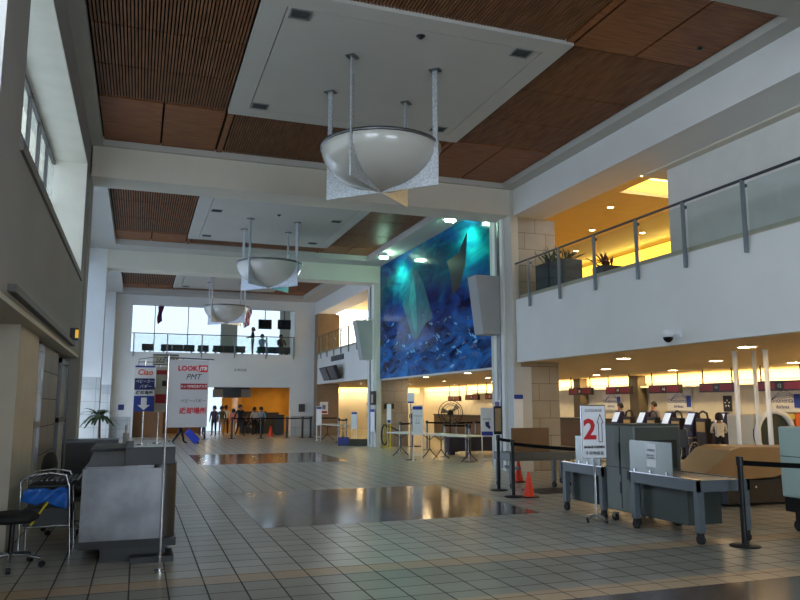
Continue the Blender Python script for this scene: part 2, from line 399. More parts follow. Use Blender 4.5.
# far lower food hall
sbox('wall_far', 4.6, 8.75, 44, 44.2, 0, 2.6, mat('food_court_gold', (226, 176, 70), .6, noise=.15, scale=1.5))
sbox('wall_far', -2.4, 3.4, 43, 43.2, 0, 2.6, mat('food_court_brown', (120, 84, 50), .6))
sbox('wall_far', 5.1, 5.25, 40.9, 44, 0, 2.6, mat('food_court_gold2', (205, 150, 70), .6))
st(MB().box(3.4, 4.6, 44, 44.05, 0, 2.6).build('window_5', LGLASS))
sbox('wall_far', -2.4, 1.2, 38.6, 38.7, 0, 2.44, mat('brown_shutter', (128, 88, 52), .6))
# ---- left wall
LW = MB()
for y0, y1 in ((-9, -2.4), (-2.4, 6.6), (6.6, 15.9)): pass
LW.box(-1.95, XL, -9, 15.2, 2.55, 4.02)                       # below the clerestory
LW.box(-1.95, XL, -9, 15.9, 6.3, 6.95)                         # head
LW.box(-1.95, XL, 6.3, 7.4, 4.02, 6.3); LW.box(-1.95, XL, 15.2, 15.9, 2.55, 6.3); LW.box(-1.95, XL, -9, -2.2, 4.02, 6.3)
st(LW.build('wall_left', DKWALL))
st(MB().box(-1.94, XL-.005, 7.4, 15.2, 6.27, 6.3).box(-1.94, XL-.005, 15.17, 15.2, 4.03, 6.27).build('trim_6', mat('window_reveal', (222, 218, 206), .7)))
st(MB().box(-1.3, XL+.03, 7.4, 15.25, 3.95, 4.05).build('trim_7', mat('sill_grey', (120, 116, 112), .6)))
st(MB().box(-1.2, XL+.07, 7.3, 14.0, 2.6, 2.67).build('trim_8', mat('ledge_grey', (96, 92, 90), .6)))
def cler(y0, y1, nm, gm=None):
    gm = gm or GLASS
    f = MB(); n = int((y1-y0)/.98)
    for i in range(n+1):
        y = y0+(y1-y0)*i/n; f.box(-1.78, -1.72, y-.025, y+.025, 4.05, 6.27)
    for z in (4.08, 5.35, 6.22): f.box(-1.78, -1.72, y0, y1, z-.03, z+.03)
    st(f.build(nm, mat('mullion_grey', (90, 88, 86), .5))); st(MB().box(-1.752, -1.748, y0, y1, 4.05, 6.27).build(nm, gm))
cler(7.4, 15.2, 'window_1', TGLASS); cler(-2.2, 6.3, 'window_2')
# pilasters on the left
sbox('wall_left', -2.0, -1.12, 15.9, 16.7, 0, 6.9, mat('pilaster_grey', (150, 147, 140), .7))
for y in (26.8, 37.2):
    sbox('wall_left', -2.4, -1.22, y-.04, y+.75, 2.5, 6.9, WHITE); st(MB().box(-2.4, -1.22, y-.04, y+.75, 0, 2.5).build('wall_left', PSTONE))
sbox('ceiling', -2.5, -2.0, 16.7, 37.8, 6.3, 6.9, WHITE)
def gl(y0, y1, nm):
    f = MB(); n = int((y1-y0)/1.6)
    for i in range(n+1):
        y = y0+(y1-y0)*i/n; f.box(-2.42, -2.32, y-.04, y+.04, 0, 6.3)
    for z in (.05, 2.4, 4.3, 6.25): f.box(-2.42, -2.32, y0, y1, z-.05, z+.05)
    st(f.build(nm, mat('mullion_light', (170, 172, 174), .5))); st(MB().box(-2.372, -2.368, y0, y1, 2.4, 6.3).build(nm, SGLASS)); st(MB().box(-2.372, -2.368, y0, y1, 0, 2.4).build(nm, glassmat('lower_glass', (.6, .62, .65), .05)))
gl(16.7, 26.8, 'window_3'); gl(27.55, 37.2, 'window_6')
# lower left vestibule wall (recessed under the overhang)
m_ = MB()
m_.box(-2.1, -1.95, -9, 15.9, 2.35, 2.55); m_.box(-2.1, -1.95, 15.0, 15.9, 0, 2.4)
st(m_.build('wall_left', CREAM))
sbox('ceiling', -2.1, XL, -9, 15.9, 2.5, 2.56, CREAM)
sbox('wall_left', -1.9, -1.3, 9.3, 11.0, 0, 2.52, mat('cream_pier', (196, 184, 164), .7))
st(MB().box(-1.9, -1.36, 11.75, 14.35, 0, 2.5).build('wall_left', brickmat('vestibule_stone', (112, 104, 94), (100, 93, 84), (60, 55, 50), 1.2, .42, 0, .008, .5, 'YZ')))
sbox('wall_left', -2.1, -2.0, -9, 15.0, 0, 2.4, mat('vestibule_dark', (88, 84, 80), .7))
def door(y0, y1, x, nm, mt):
    f = MB(); f.box(x-.04, x+.04, y0, y0+.09, 0, 2.42); f.box(x-.04, x+.04, y1-.09, y1, 0, 2.42); f.box(x-.04, x+.04, y0, y1, 2.33, 2.42); f.box(x-.04, x+.04, y0, y1, 1.28, 1.36); f.box(x-.04, x+.04, y0, y1, 0, .2)
    o = st(f.build(nm, mt))
    MB().box(x-.008, x+.008, y0+.09, y1-.09, .2, 2.33).build('door_glass', MATS['frosted'], o)
mat('frosted', (150, 156, 156), .3)
door(7.3, 9.3, -1.6, 'door_1', mat('door_grey', (110, 108, 104), .5)); door(11.02, 11.75, -1.34, 'door_2', STEEL)
door(14.4, 15.85, -1.35, 'door_3', DSTEEL)
door(3.0, 7.25, -1.6, 'door_4', MATS['door_grey'])
# back end of the hall (behind the camera): wall with a wide window
m_ = MB(); m_.box(-2.1, 0.5, -9.2, -9, 0, 7); m_.box(7, 8.72, -9.2, -9, 0, 7); m_.box(.5, 7, -9.2, -9, 0, 1.0); m_.box(.5, 7, -9.2, -9, 4.2, 7)
st(m_.build('wall_behind', WHITE)); st(MB().box(.5, 7, -9.11, -9.1, 1.0, 4.2).build('window_7', GLASS))
portal('window_portal', (3.75, -9.3, 2.6), (PI/2, 0, 0), 6.4, 3.2)
# ================================================================ THINGS: hall ceiling
def pendant(loc, label, ztop):
    t = empty('pendant_lamp', label, 'pendant lamp', loc, 0, 'bowl pendant lamps along the hall')
    R_ = .98; a = .70; h = .68
    prof = [(0.0, -.02), (.02, -.02)]
    prof = []
    for i in range(15):
        u = i/14*PI/2; prof.append((max(.001, R_*math.sin(u)), h*(1-math.cos(u))*1.0+.03))
    inner = [(max(.001, r-.02), z+.02) for r, z in reversed(prof)]
    MB().lathe(prof+inner, n=48).build('bowl', BOWL, t)
    MB().lathe([(R_-.03, h+.01), (R_+.02, h+.01), (R_+.02, h+.06), (R_-.03, h+.06), (R_-.03, h+.01)], n=48).build('rim', STEEL, t)
    for k in (0, 1):
        ang = PI/4 + k*PI/2; d = Vector((math.cos(ang), math.sin(ang), 0)); nrm = Vector((-d.y, d.x, 0))*.012
        for s in (-1, 1):
            pts = [Vector((0, 0, -.02))]
            L = 1.03
            pts = [d*0 + Vector((0, 0, -.02)), d*(s*L) + Vector((0, 0, -.02)), d*(s*L) + Vector((0, 0, h+.03))]
            for i in range(8):
                u = (1-i/8)*PI/2*.97
                pts.append(d*(s*(R_*math.sin(u)+.005)) + Vector((0, 0, h*(1-math.cos(u))+.02)))
            MB().prism([p-nrm for p in pts], nrm*2).build('fin_plate', HAMMER, t)
    for sx in (-1, 1):
        for sy in (-1, 1):
            ang = math.atan2(sy, sx); M = Matrix.Translation((sx*a*1.0, sy*a*1.0, 0)) @ Matrix.Rotation(ang, 4, 'Z')
            r = MB().box(-.05, .03, -.014, .014, h-.1, ztop-loc[2], M=M).build('hanger_rod', HAMMER, t)
            MB().box(-.09, .09, -.07, .07, ztop-loc[2]-.02, ztop-loc[2], M=M).build('ceiling_bracket', STEEL, r)
    return t
pendant((3.6, 11.15, 5.06), 'nearest and largest white bowl pendant lamp with crossed hammered metal fins', 6.97)
pendant((3.58, 22.1, 5.1), 'middle bowl pendant lamp hanging in the second ceiling bay', 7.02)
pendant((3.5, 32.9, 5.12), 'farthest and smallest bowl pendant lamp, in front of the upper lounge window', 7.02)

def vent(loc, label):
    t = empty('ceiling_vent', label, 'air vent', loc, 0, 'square grilles in the white ceiling panels')
    m = MB(); m.box(-.15, .15, -.13, -.105, -.012, 0); m.box(-.15, .15, .105, .13, -.012, 0); m.box(-.15, -.125, -.105, .105, -.012, 0); m.box(.125, .15, -.105, .105, -.012, 0)
    m.build('frame', mat('vent_frame', (120, 120, 118), .5), t)
    b = MB().box(-.125, .125, -.105, .105, -.004, 0)
    for i in range(6): b.box(-.125, .125, -.09+i*.032, -.078+i*.032, -.01, -.002)
    b.build('louvre', mat('vent_dark', (70, 72, 72), .6), t)
    return t
v0 = vent((1.88, 9.48, 6.97), 'grey ceiling grille above the camera side left of the nearest lamp')
dup(v0, (5.33, 9.47, 6.97), 'grey ceiling grille in the near right corner of the nearest white panel')
dup(v0, (1.84, 12.87, 6.97), 'grey ceiling grille in the far left corner of the nearest white panel')
dup(v0, (5.33, 12.82, 6.97), 'grey ceiling grille just behind the right rod of the nearest lamp')
dup(v0, (1.85, 20.8, 7.02), 'grey grille at near left of the second bay ceiling panel')
dup(v0, (5.35, 20.9, 7.02), 'grey grille at near right of the second bay ceiling panel')
dup(v0, (1.85, 24.1, 7.02), 'grey grille at far left of the second bay ceiling panel')
dup(v0, (5.35, 24.1, 7.02), 'grey grille at far right of the second bay ceiling panel')
dup(v0, (1.85, 35.1, 7.02), 'small grille at the far left of the last bay ceiling panel')
def sprinkler(loc, label):
    o = MB().lathe([(.001, -.045), (.03, -.04), (.045, -.012), (.07, 0)], n=12).build('sprinkler_head', DSTEEL, loc=loc); tag(o, label, 'sprinkler')
    return o
sprinkler((3.68, 9.5, 6.97), 'small dark sprinkler in the middle of the nearest white ceiling panel')
sprinkler((3.6, 20.7, 7.02), 'tiny dark sprinkler in the white panel of the second ceiling bay')
sprinkler((7.9, 8.5, 7.03), 'dark sprinkler in the wood ceiling at the upper right')

# mural floodlights
LENS = mat('flood_lens', (220, 255, 235), .3, emit=160, ecol=(.55, 1.0, .72))
def flood(loc, label):
    t = empty('floodlight', label, 'floodlight', loc, 0, 'floodlights over the mural')
    MB().box(-.12, .12, -.1, .1, -.14, 0).build('housing', PLAST, t)
    MB().box(.06, .15, -.085, .085, -.2, -.14).box(-.1, .1, -.085, .085, -.19, -.14).build('lens', LENS, t)
    d = bpy.data.lights.new('flood_beam', 'SPOT'); d.energy = 170; d.color = (.55, 1, .75); d.spot_size = 1.9; d.spot_blend = .6; d.shadow_soft_size = .08
    o = bpy.data.objects.new('flood_beam', d); COL.objects.link(o); o.parent = t; o.location = (.02, 0, -.24); o.rotation_euler = (0, math.radians(-28), 0)
    return t
flood((7.95, 24.3, 6.9), 'greenish glowing floodlight above the far end of the ocean mural')
flood((8.05, 18.6, 6.9), 'greenish glowing floodlight above the near end of the ocean mural')

# ================================================================ mural
mm = bpy.data.materials.new('ocean_mural'); mm.use_nodes = True; nt = mm.node_tree; b = nt.nodes['Principled BSDF']
tc = nt.nodes.new('ShaderNodeTexCoord')
sp = nt.nodes.new('ShaderNodeSeparateXYZ'); nt.links.new(tc.outputs['Generated'], sp.inputs[0])
nz = nt.nodes.new('ShaderNodeTexNoise'); nz.inputs['Scale'].default_value = .8; nz.inputs['Detail'].default_value = 6; nz.inputs['Distortion'].default_value = .8
nt.links.new(tc.outputs['Object'], nz.inputs['Vector'])
ad = nt.nodes.new('ShaderNodeMath'); ad.operation = 'MULTIPLY_ADD'; ad.inputs[1].default_value = .55; nt.links.new(nz.outputs['Fac'], ad.inputs[0]); 
sb = nt.nodes.new('ShaderNodeMath'); sb.operation = 'SUBTRACT'; sb.inputs[1].default_value = .27
nt.links.new(sp.outputs['Z'], ad.inputs[2]); nt.links.new(ad.outputs[0], sb.inputs[0])
cr = nt.nodes.new('ShaderNodeValToRGB'); E_ = cr.color_ramp.elements
E_[0].position = 0; E_[0].color = (*lin((14, 52, 118)), 1); E_[1].position = 1; E_[1].color = (*lin((10, 64, 120)), 1)
for p_, c_ in ((.22, (12, 44, 110)), (.4, (12, 18, 74)), (.55, (6, 28, 90)), (.72, (4, 62, 92)), (.88, (10, 90, 108))):
    e = E_.new(p_); e.color = (*lin(c_), 1)
nt.links.new(sb.outputs[0], cr.inputs[0])
n2 = nt.nodes.new('ShaderNodeTexNoise'); n2.inputs['Scale'].default_value = 1.25; n2.inputs['Detail'].default_value = 7; n2.inputs['Distortion'].default_value = 1.3
mp = nt.nodes.new('ShaderNodeMapping'); mp.inputs['Scale'].default_value = (1, .55, 1.7); mp.inputs['Rotation'].default_value = (.3, 0, 0)
nt.links.new(tc.outputs['Object'], mp.inputs[0]); nt.links.new(mp.outputs[0], n2.inputs['Vector'])
r2 = nt.nodes.new('ShaderNodeValToRGB'); r2.color_ramp.elements[0].position = .36; r2.color_ramp.elements[0].color = (.1, .12, .3, 1); r2.color_ramp.elements[1].position = .74; r2.color_ramp.elements[1].color = (4, 7.0, 4.0, 1)
nt.links.new(n2.outputs['Fac'], r2.inputs[0])
lo = nt.nodes.new('ShaderNodeMapRange'); lo.inputs['From Min'].default_value = .42; lo.inputs['From Max'].default_value = .58; lo.inputs['To Min'].default_value = 1; lo.inputs['To Max'].default_value = .25
nt.links.new(sp.outputs['Z'], lo.inputs['Value'])
mx = nt.nodes.new('ShaderNodeMix'); mx.data_type = 'RGBA'; mx.blend_type = 'MULTIPLY'; mx.clamp_result = False
nt.links.new(lo.outputs['Result'], mx.inputs['Factor']); nt.links.new(cr.outputs['Color'], mx.inputs['A']); nt.links.new(r2.outputs['Color'], mx.inputs['B'])
nt.links.new(mx.outputs['Result'], b.inputs['Base Color']); b.inputs['Roughness'].default_value = .12; b.inputs['Specular IOR Level'].default_value = .1
mural = empty('mural', 'huge blue underwater ocean mural on the right wall of the second bay', 'mural', (8.727, 22, 4.7))
MB().box(-.06, 0, -4.94, 4.84, -2.15, 2.2).build('canvas', mm, mural)
def mpoly(name, pts, rgb, dx=.004):
    mt = mat(name+'_paint'+str(rgb[0]), rgb, .25, noise=.25, scale=3)
    MB().prism([(-.06-dx, y-22, z-4.7) for y, z in pts], (dx, 0, 0)).build(name, mt, mural)
# generic swimming shapes: pale and dark diamonds, many small fish
mpoly('pale_swimmer', [(23.1, 6.25), (22.2, 5.5), (21.4, 4.3), (22.0, 4.2), (22.9, 3.7), (23.3, 3.9), (24.3, 5.1)], (14, 92, 110))
mpoly('pale_swimmer', [(23.2, 6.0), (22.9, 5.2), (22.8, 3.95), (23.1, 4.0), (23.6, 5.1)], (34, 124, 134), .008)
mpoly('dark_swimmer', [(18.75, 6.5), (19.4, 6.0), (20.25, 5.9), (19.9, 5.3), (19.85, 4.75), (19.3, 5.0), (18.9, 5.6)], (1, 8, 18))
fsh = MB()
for i in range(95):
    y = rnd.uniform(17.6, 26.4); z = rnd.choice((rnd.uniform(2.7, 4.6), rnd.uniform(2.7, 3.8), rnd.uniform(2.9, 6.2) if i % 6 == 0 else rnd.uniform(2.8, 4.2)))
    L = rnd.uniform(.1, .34); a = rnd.uniform(-.5, .7); c_, s_ = math.cos(a), math.sin(a); k = rnd.choice((0, 0, 0, 1, 1, 1, 0, 1, 2, 3))
    P_ = [(-L/2, 0), (-.1*L, -.16*L), (.3*L, -.03*L), (L/2, -.14*L), (L/2, .14*L), (.3*L, .03*L), (-.1*L, .16*L)]
    fsh.prism([(-.0655, y-22+u*c_-v_*s_, z-4.7+u*s_+v_*c_) for u, v_ in P_], (.005, 0, 0), k)
o = fsh.build('fish_painting', [mat('fish_sky', (90, 160, 210), .3), mat('fish_deep', (12, 34, 96), .3), mat('fish_yellow', (100, 120, 100), .3), mat('fish_red', (60, 50, 110), .3)], mural); o['kind'] = 'stuff'

# angled wedge panels on the columns
def wedge(yc, label, x0, x1, z0, z1, xb):
    o = MB().prism([(x0, -.25, z1), (xb, -.25, z0), (x1, -.25, z0), (x1, -.25, z1)], (0, .5, 0)).build('wedge_panel', mat('wedge_grey', (158, 158, 156), .6), loc=(0, yc, 0), bevel=.01)
    return tag(o, label, 'wall panel', 'tapered grey panels on the columns')
wedge(16.45+.2, 'tapered grey wedge panel on the near column beside the mural', 7.80, 8.455, 3.32, 4.8, 7.98)
wedge(27.4, 'tapered green grey wedge panel on the far column left of the mural', 7.78, 8.455, 3.3, 4.82, 8.08)

# ================================================================ railings
def rail(loc, rz, L, posts, label, glassm=RGLASS, zf=3.87):
    t = empty('glass_railing', label, 'railing', loc, rz)
    MB().cyl((0, 0, 0), (L, 0, 0), .024, 10).build('handrail', DSTEEL, t)
    ps = []
    for x in posts:
        p = MB().box(x-.027, x+.027, -.02, .025, zf-5.0, -.01).box(x-.05, x-.04, .0, .05, -1.0, -.05).build('post', mat('post_steel', (130, 138, 142), .4, .6), t); ps.append(x)
        MB().box(x-.03, x+.03, -.06, .0, -.12, -.07).build('glass_clamp', DSTEEL, p)
    ps = sorted(ps); e = [0]+ps+[L]
    for a, b_ in zip(e[:-1], e[1:]):
        if b_-a > .2: MB().box(a+.05, b_-.05, -.05, -.04, -.86, -.05).build('glass_panel', glassm, t)
    return t
# rail along +x local; on the right: local x -> world +Y, outward (-y local) must face -X
r_ = rail((8.56, -2, 5.0), PI/2, 17.75, [.5, 1.9, 3.3, 4.6, 5.95, 7.8, 9.15, 10.52, 11.84, 13.1, 14.45, 15.78, 17.1], 'long steel and glass railing on the near right balcony')
rail((8.56, 28.1, 5.0), PI/2, 9.0, [.3, 1.6, 2.9, 4.2, 5.5, 6.8, 8.1, 8.85], 'short glass railing on the far right balcony beyond the mural')
rail((7.52, 37.76, 5.02), PI, 7.95, [.05, 1.45, 3.05, 4.65, 6.3, 7.85], 'glass railing across the upper lounge opening in the far wall')
# ================================================================ people
SKIN = mat('skin', (150, 104, 80), .6); HAIR = mat('dark_hair', (24, 20, 18), .6)
def cloth(name, rgb): return mat('cloth_'+name, rgb, .85, noise=.12, scale=14)
def person(loc, rz, label, shirt, pants, pose='stand', h=1.7, group=None, hair=HAIR, arms=None, shoes=BLACK):
    k = h/1.75; J = []; E = []
    def j(x, y, z, r): J.append(((x*k, y*k, z*k), r*k)); return len(J)-1
    def c(*ids):
        for a, b in zip(ids[:-1], ids[1:]): E.append((a, b))
    sit = pose == 'sit'; dz = -.42 if sit else 0
    pel = j(0, 0, .95+dz, .135); wa = j(0, .0, 1.1+dz, .125); ch = j(0, 0, 1.3+dz, .15); nk = j(0, -.01, 1.47+dz, .06); h1 = j(0, -.02, 1.57+dz, .085); h2 = j(0, -.01, 1.67+dz, .085)
    c(pel, wa, ch, nk, h1, h2)
    for s in (-1, 1):
        hp = j(s*.1, 0, .88+dz, .095)
        if sit: kn = j(s*.12, -.42, .50, .065); an = j(s*.12, -.42, .1, .045); ft = j(s*.13, -.58, .04, .035)
        elif pose == 'walk': kn = j(s*.1, -.16 if s > 0 else .04, .5, .062); an = j(s*.1, -.26 if s > 0 else .34, .1, .042); ft = j(s*.11, -.42 if s > 0 else .22, .045 if s > 0 else .04, .035)
        else: kn = j(s*.11, -.015, .5, .062); an = j(s*.12, .01, .09, .042); ft = j(s*.13, -.13, .04, .035)
        c(pel, hp, kn, an, ft)
        sh = j(s*.19, 0, 1.4+dz, .06)
        if sit or arms == 'front': el = j(s*.25, -.12, 1.12+dz, .045); wr = j(s*.16, -.32, 1.1+dz, .032); hd = j(s*.13, -.40, 1.11+dz, .035)
        elif arms == 'pull' and s < 0: el = j(s*.27, .16, 1.15, .045); wr = j(s*.3, .34, .95, .032); hd = j(s*.3, .40, .9, .036)
        elif pose == 'walk': el = j(s*.26, -.1*s, 1.13, .045); wr = j(s*.26, -.24*s, .92, .032); hd = j(s*.26, -.28*s, .84, .036)
        else: el = j(s*.26, .03, 1.12+dz, .045); wr = j(s*.27, -.03, .88+dz, .032); hd = j(s*.26, -.05, .79+dz, .036)
        c(ch, sh, el, wr, hd)
    me = bpy.data.meshes.new('person'); me.from_pydata([p for p, r in J], E, [])
    o = bpy.data.objects.new('tmp', me); COL.objects.link(o)
    sk = o.modifiers.new('s', 'SKIN'); sk.use_smooth_shade = True
    for v, (p, r) in zip(me.skin_vertices[0].data, J): v.radius = (r, r)
    me.skin_vertices[0].data[0].use_root = True
    sd = o.modifiers.new('d', 'SUBSURF'); sd.levels = 1; sd.render_levels = 1
    dg = bpy.context.evaluated_depsgraph_get(); dg.update()
    m2 = bpy.data.meshes.new_from_object(o.evaluated_get(dg)); bpy.data.objects.remove(o)
    m2.materials.clear()
    for x in (SKIN, shirt, pants, shoes): m2.materials.append(x)
    for f in m2.polygons:
        x, y, z = f.center/k
        near_leg = z < .93+dz and abs(x) < .2 and (not sit or z < .62)
        if z > 1.46+dz: mi = 0
        elif z < .075: mi = 3
        elif z > .98+dz: mi = 1 if not (z < 1.14+dz and abs(x) > .2 and (y < -.2 or y > .22)) else 0
        elif abs(x) > .215 and z > .7+dz: mi = 0
        elif (abs(y) > .27 and z > .8+dz) : mi = 0
        else: mi = 2
        f.material_index = mi; f.use_smooth = True
    root = empty('person', label, 'person', loc, rz, group)
    b_ = bpy.data.objects.new('body', m2); COL.objects.link(b_); b_.parent = root
    hm = MB().lathe([(.001, .115), (.06, .10), (.095, .05), (.105, -.02), (.098, -.08), (.085, -.09), (.08, -.02)], (0, .012*k, (1.645+dz)*k), 14)
    hm.v = [(x*k**0, y + (0.018 if z < (1.63+dz)*k else 0), z) for x, y, z in hm.v]
    hm.build('hair', hair, root)
    return root

# ================================================================ left foreground
# service counter
t = empty('service_counter', 'stainless steel airline service counter at the left front', 'counter', (0, 8.3, 0))
CST = mat('counter_steel', (112, 112, 114), .38, 1, noise=.3, scale=3)
MB().box(-.5, .27, 0, 2.5, .22, .935).box(-.08, .3, .03, 2.4, .93, .98).build('steel_body', CST, t)
MB().cyl((.27, .17, .22), (.27, .17, .98), .16, 24).box(.26, .43, .17, 2.5, .22, .98).build('corner_post', DSTEEL, t)
MB().prism([(-.46, .02, .93), (-.02, .02, .93), (-.02, 1.2, 1.03), (-.46, 1.2, 1.03)], (0, 0, .03)).build('sloped_top', CST, t)
MB().box(-.5, .44, .0, 2.5, .14, .22).build('base_band', BLKM, t)
MB().box(-.3, .34, .06, 2.4, 0, .14).box(.0, .42, -.12, .3, 0, .06).build('plinth', BLACK, t)
MB().box(-.1, .40, -.02, 1.5, .97, 1.15).build('raised_shelf', DGREY, t, bevel=.008)
MB().box(-.5, -.1, 1.2, 2.5, 1.03, 1.08).build('rear_top', DGREY, t)
MB().box(-.02, .4, .08, .85, 1.15, 1.158).box(-.02, .36, 1.0, 1.45, 1.15, 1.158).build('white_mat', mat('counter_white', (226, 230, 238), .6), t)

def banner_pole(x, y, z0, z1, label):
    t = empty('banner_pole', label, 'pole', (x, y, z0))
    MB().cyl((0, 0, 0), (0, 0, z1-z0), .011, 10).build('tube', CHROME, t)
    MB().cyl((0, 0, 0), (0, 0, .02), .05, 16).build('base_disc', CHROME, t)
    return t
banner_pole(.27, 7.72, 0, 2.08, 'tall chrome pole standing on the floor in front of the steel counter')
p2 = banner_pole(.22, 8.782, 1.158, 2.15, 'thin chrome pole on the steel counter between the banners')
banner_pole(.06, 8.612, 1.158, 2.08, 'short chrome pole on the counter carrying the blue banner')
# LOOK banner
bn = empty('hanging_banner', 'light grey banner with red LOOK and JTB lettering hanging over the counter', 'banner', (.515, 7.735, 2.02), 0)
MB().box(-.24, .15, -.004, .004, -.65, .02).build('cloth', mat('banner_grey', (186, 186, 190), .7), bn)
MB().cyl((-.29, 0, .045), (.2, 0, .03), .006, 8).cyl((-.1, 0, .04), (-.1, 0, .0), .003, 6).cyl((.14, 0, .035), (.14, 0, .0), .003, 6).build('crossbar', DSTEEL, bn)
text('lettering', 'LOOK', .068, RED, bn, (-.055, -.006, -.065), bold=.003)
MB().box(.05, .14, -.006, -.004, -.1, -.03).build('red_patch', RED, bn); text('lettering', 'JTB', .048, SIGNW, bn, (.095, -.008, -.065), bold=.0015, shear=.2)
text('lettering', 'PMT', .08, INK, bn, (.0, -.006, -.15), shear=.3, sx=.95)
MB().box(-.12, .14, -.006, -.004, -.275, -.215).build('red_band', REDD, bn); text('lettering', 'ルックJTB日本デスク', .032, SIGNW, bn, (.01, -.008, -.245), sx=.85)
text('lettering', 'ベビーバギー', .042, INK, bn, (.01, -.006, -.39)); text('lettering', '返却場所', .066, RED, bn, (.01, -.006, -.49), bold=.002)
# Ciao banner
bn = empty('hanging_banner', 'blue and white banner reading Ciao with a white down arrow above the counter', 'banner', (.06, 8.6, 2.0), 0)
MB().box(-.105, .105, -.004, .004, -.48, .02).build('cloth', BLUEP, bn)
MB().box(-.105, .105, -.006, -.004, -.12, -.0).build('white_patch', SIGNW, bn); MB().box(-.105, .105, -.006, -.004, -.31, -.245).build('white_patch', SIGNW, bn)
MB().box(-.105, .105, -.006, -.004, -.245, -.12).build('navy_patch', NAVY, bn)
text('lettering', 'Ciao', .085, mat('print_orange', (226, 80, 30), .6), bn, (0, -.008, -.055), shear=.2, bold=.002)
text('lettering', 'ベビーカー', .042, SIGNW, bn, (0, -.008, -.155), shear=.2, sx=.9); text('lettering', 'バギー', .042, SIGNW, bn, (.01, -.008, -.21), shear=.2)
text('lettering', '返却場所', .046, INK, bn, (0, -.008, -.278), bold=.001)
MB().prism([(-.03, -.006, -.33), (.03, -.006, -.33), (.03, -.006, -.41), (.065, -.006, -.41), (0, -.006, -.465), (-.065, -.006, -.41), (-.03, -.006, -.41)], (0, .002, 0)).build('arrow', SIGNW, bn)
MB().cyl((-.07, 0, .06), (.2, 0, .06), .004, 6).cyl((-.07, 0, .09), (-.07, 0, .02), .003, 6).cyl((-.07, 0, .09), (.12, 0, .12), .004, 6).build('crossbar', DSTEEL, bn)
# third banner behind
bn = empty('hanging_banner', 'cream banner with script lettering hanging behind the chrome poles', 'banner', (.267, 8.765, 2.13), 0)
MB().box(-.13, .15, -.004, .004, -.09, .02).box(-.09, .04, -.004, .004, -.62, -.11).build('cloth', mat('banner_cream', (170, 166, 150), .7), bn)
MB().box(-.13, .15, -.006, .002, .015, .03).box(-.13, .15, -.006, .002, -.095, -.085).build('border', INK, bn)
text('lettering', 'SEEON', .075, INK, bn, (.01, -.006, -.037), shear=.3)
MB().box(-.085, .035, -.006, -.004, -.2, -.15).build('red_patch', REDD, bn); MB().box(-.085, .035, -.006, -.004, -.52, -.42).build('red_patch', REDD, bn)
MB().box(-.02, .03, -.006, -.004, -.33, -.27).build('black_patch', INK, bn)

# office chair
def office_chair(loc, rz, label):
    t = empty('office_chair', label, 'chair', loc, rz, 'black office chairs at the left edge')
    MB().lathe([(.001, .06), (.2, .06), (.24, .03), (.24, 0), (.2, -.03), (.001, -.03)], (0, 0, .47), 20).build('seat', mat('black_fabric', (30, 28, 28), .8), t, bevel=0)
    MB().cyl((0, 0, .1), (0, 0, .46), .025, 10).build('gas_column', BLKM, t)
    b = MB()
    for i in range(5):
        a = i*2*PI/5+.3; c_, s_ = math.cos(a), math.sin(a)
        b.tube([(0, 0, .13), (c_*.15, s_*.15, .12), (c_*.29, s_*.29, .085)], .017, 8)
    b.build('star_base', CHROME, t)
    for i in range(5):
        a = i*2*PI/5+.3; c_, s_ = math.cos(a), math.sin(a)
        MB().cyl((c_*.3-s_*.02, s_*.3+c_*.02, .03), (c_*.3+s_*.02, s_*.3-c_*.02, .03), .03, 12).build('caster', RUB, t)
    MB().tube([(0, .2, .46), (0, .28, .5), (0, .29, .7)], .014, 8).build('back_bar', BLKM, t)
    M = Matrix.Translation((0, .27, .8)) @ Matrix.Scale(.22, 4, (0, 1, 0))
    MB().lathe([(.001, -.19), (.12, -.16), (.19, -.06), (.2, .03), (.15, .14), (.07, .18), (.001, .19)], n=20, M=M).build('backrest', MATS['black_fabric'], t)
    return t
office_chair((-1.12, 8.4, 0), 2.0, 'black swivel office chair cut by the left edge of the picture')
office_chair((-.78, 10.5, 0), 1.2, 'black office chair behind the slatted trolley beside the steel counter')

# luggage trolley / slatted table with chrome frame
t = empty('slatted_trolley', 'chrome framed trolley with a slatted black top left of the steel counter', 'trolley', (-.86, 9.05, 0))
for y in (-.1, .42):
    fr = MB()
    fr.tube([(-.28, y, .83-.06), (-.22, y, .83), (.0, y, .86), (.16, y, .83), (.2, y, .72), (.24, y, .0)], .015, 8)
    fr.tube([(-.28, y, .77), (-.26, y, 0)], .013, 8)
    fr.tube([(-.26, y, .3), (.22, y, .3)], .01, 8)
    fr.build('side_frame', CHROME, t)
sl = MB()
for i in range(12): sl.box(-.2+i*.052, -.172+i*.052, -.1, .55, .775, .79)
sl.build('slatted_top', DSTEEL, t)
MB().box(-.24, .22, -.08, .42, .28, .5).box(-.22, .22, -.06, .5, .69, .74).build('dark_bin', BLACK, t, bevel=.02)
bm_ = MB(); g = []
for i in range(9):
    for j in range(5):
        u = -.25+i*.055; 
        g.append((u, -.14 - .03*math.sin(i*1.3+j), .70 - j*.04 + .018*math.sin(i*2.1+j*1.7) - (.06 if j == 4 and i > 5 else 0)))
bm_.add(g, [(i*5+j, (i+1)*5+j, (i+1)*5+j+1, i*5+j+1) for i in range(8) for j in range(4)], 0, True)
bg_ = bm_.build('plastic_bag', BAGB, None, loc=(-.86, 9.05, 0)); sm_ = bg_.modifiers.new('s', 'SOLIDIFY'); sm_.thickness = .05; sd_ = bg_.modifiers.new('d', 'SUBSURF'); sd_.levels = 2; sd_.render_levels = 2
tag(bg_, 'crumpled blue plastic bag draped across the slatted chrome trolley', 'bag')
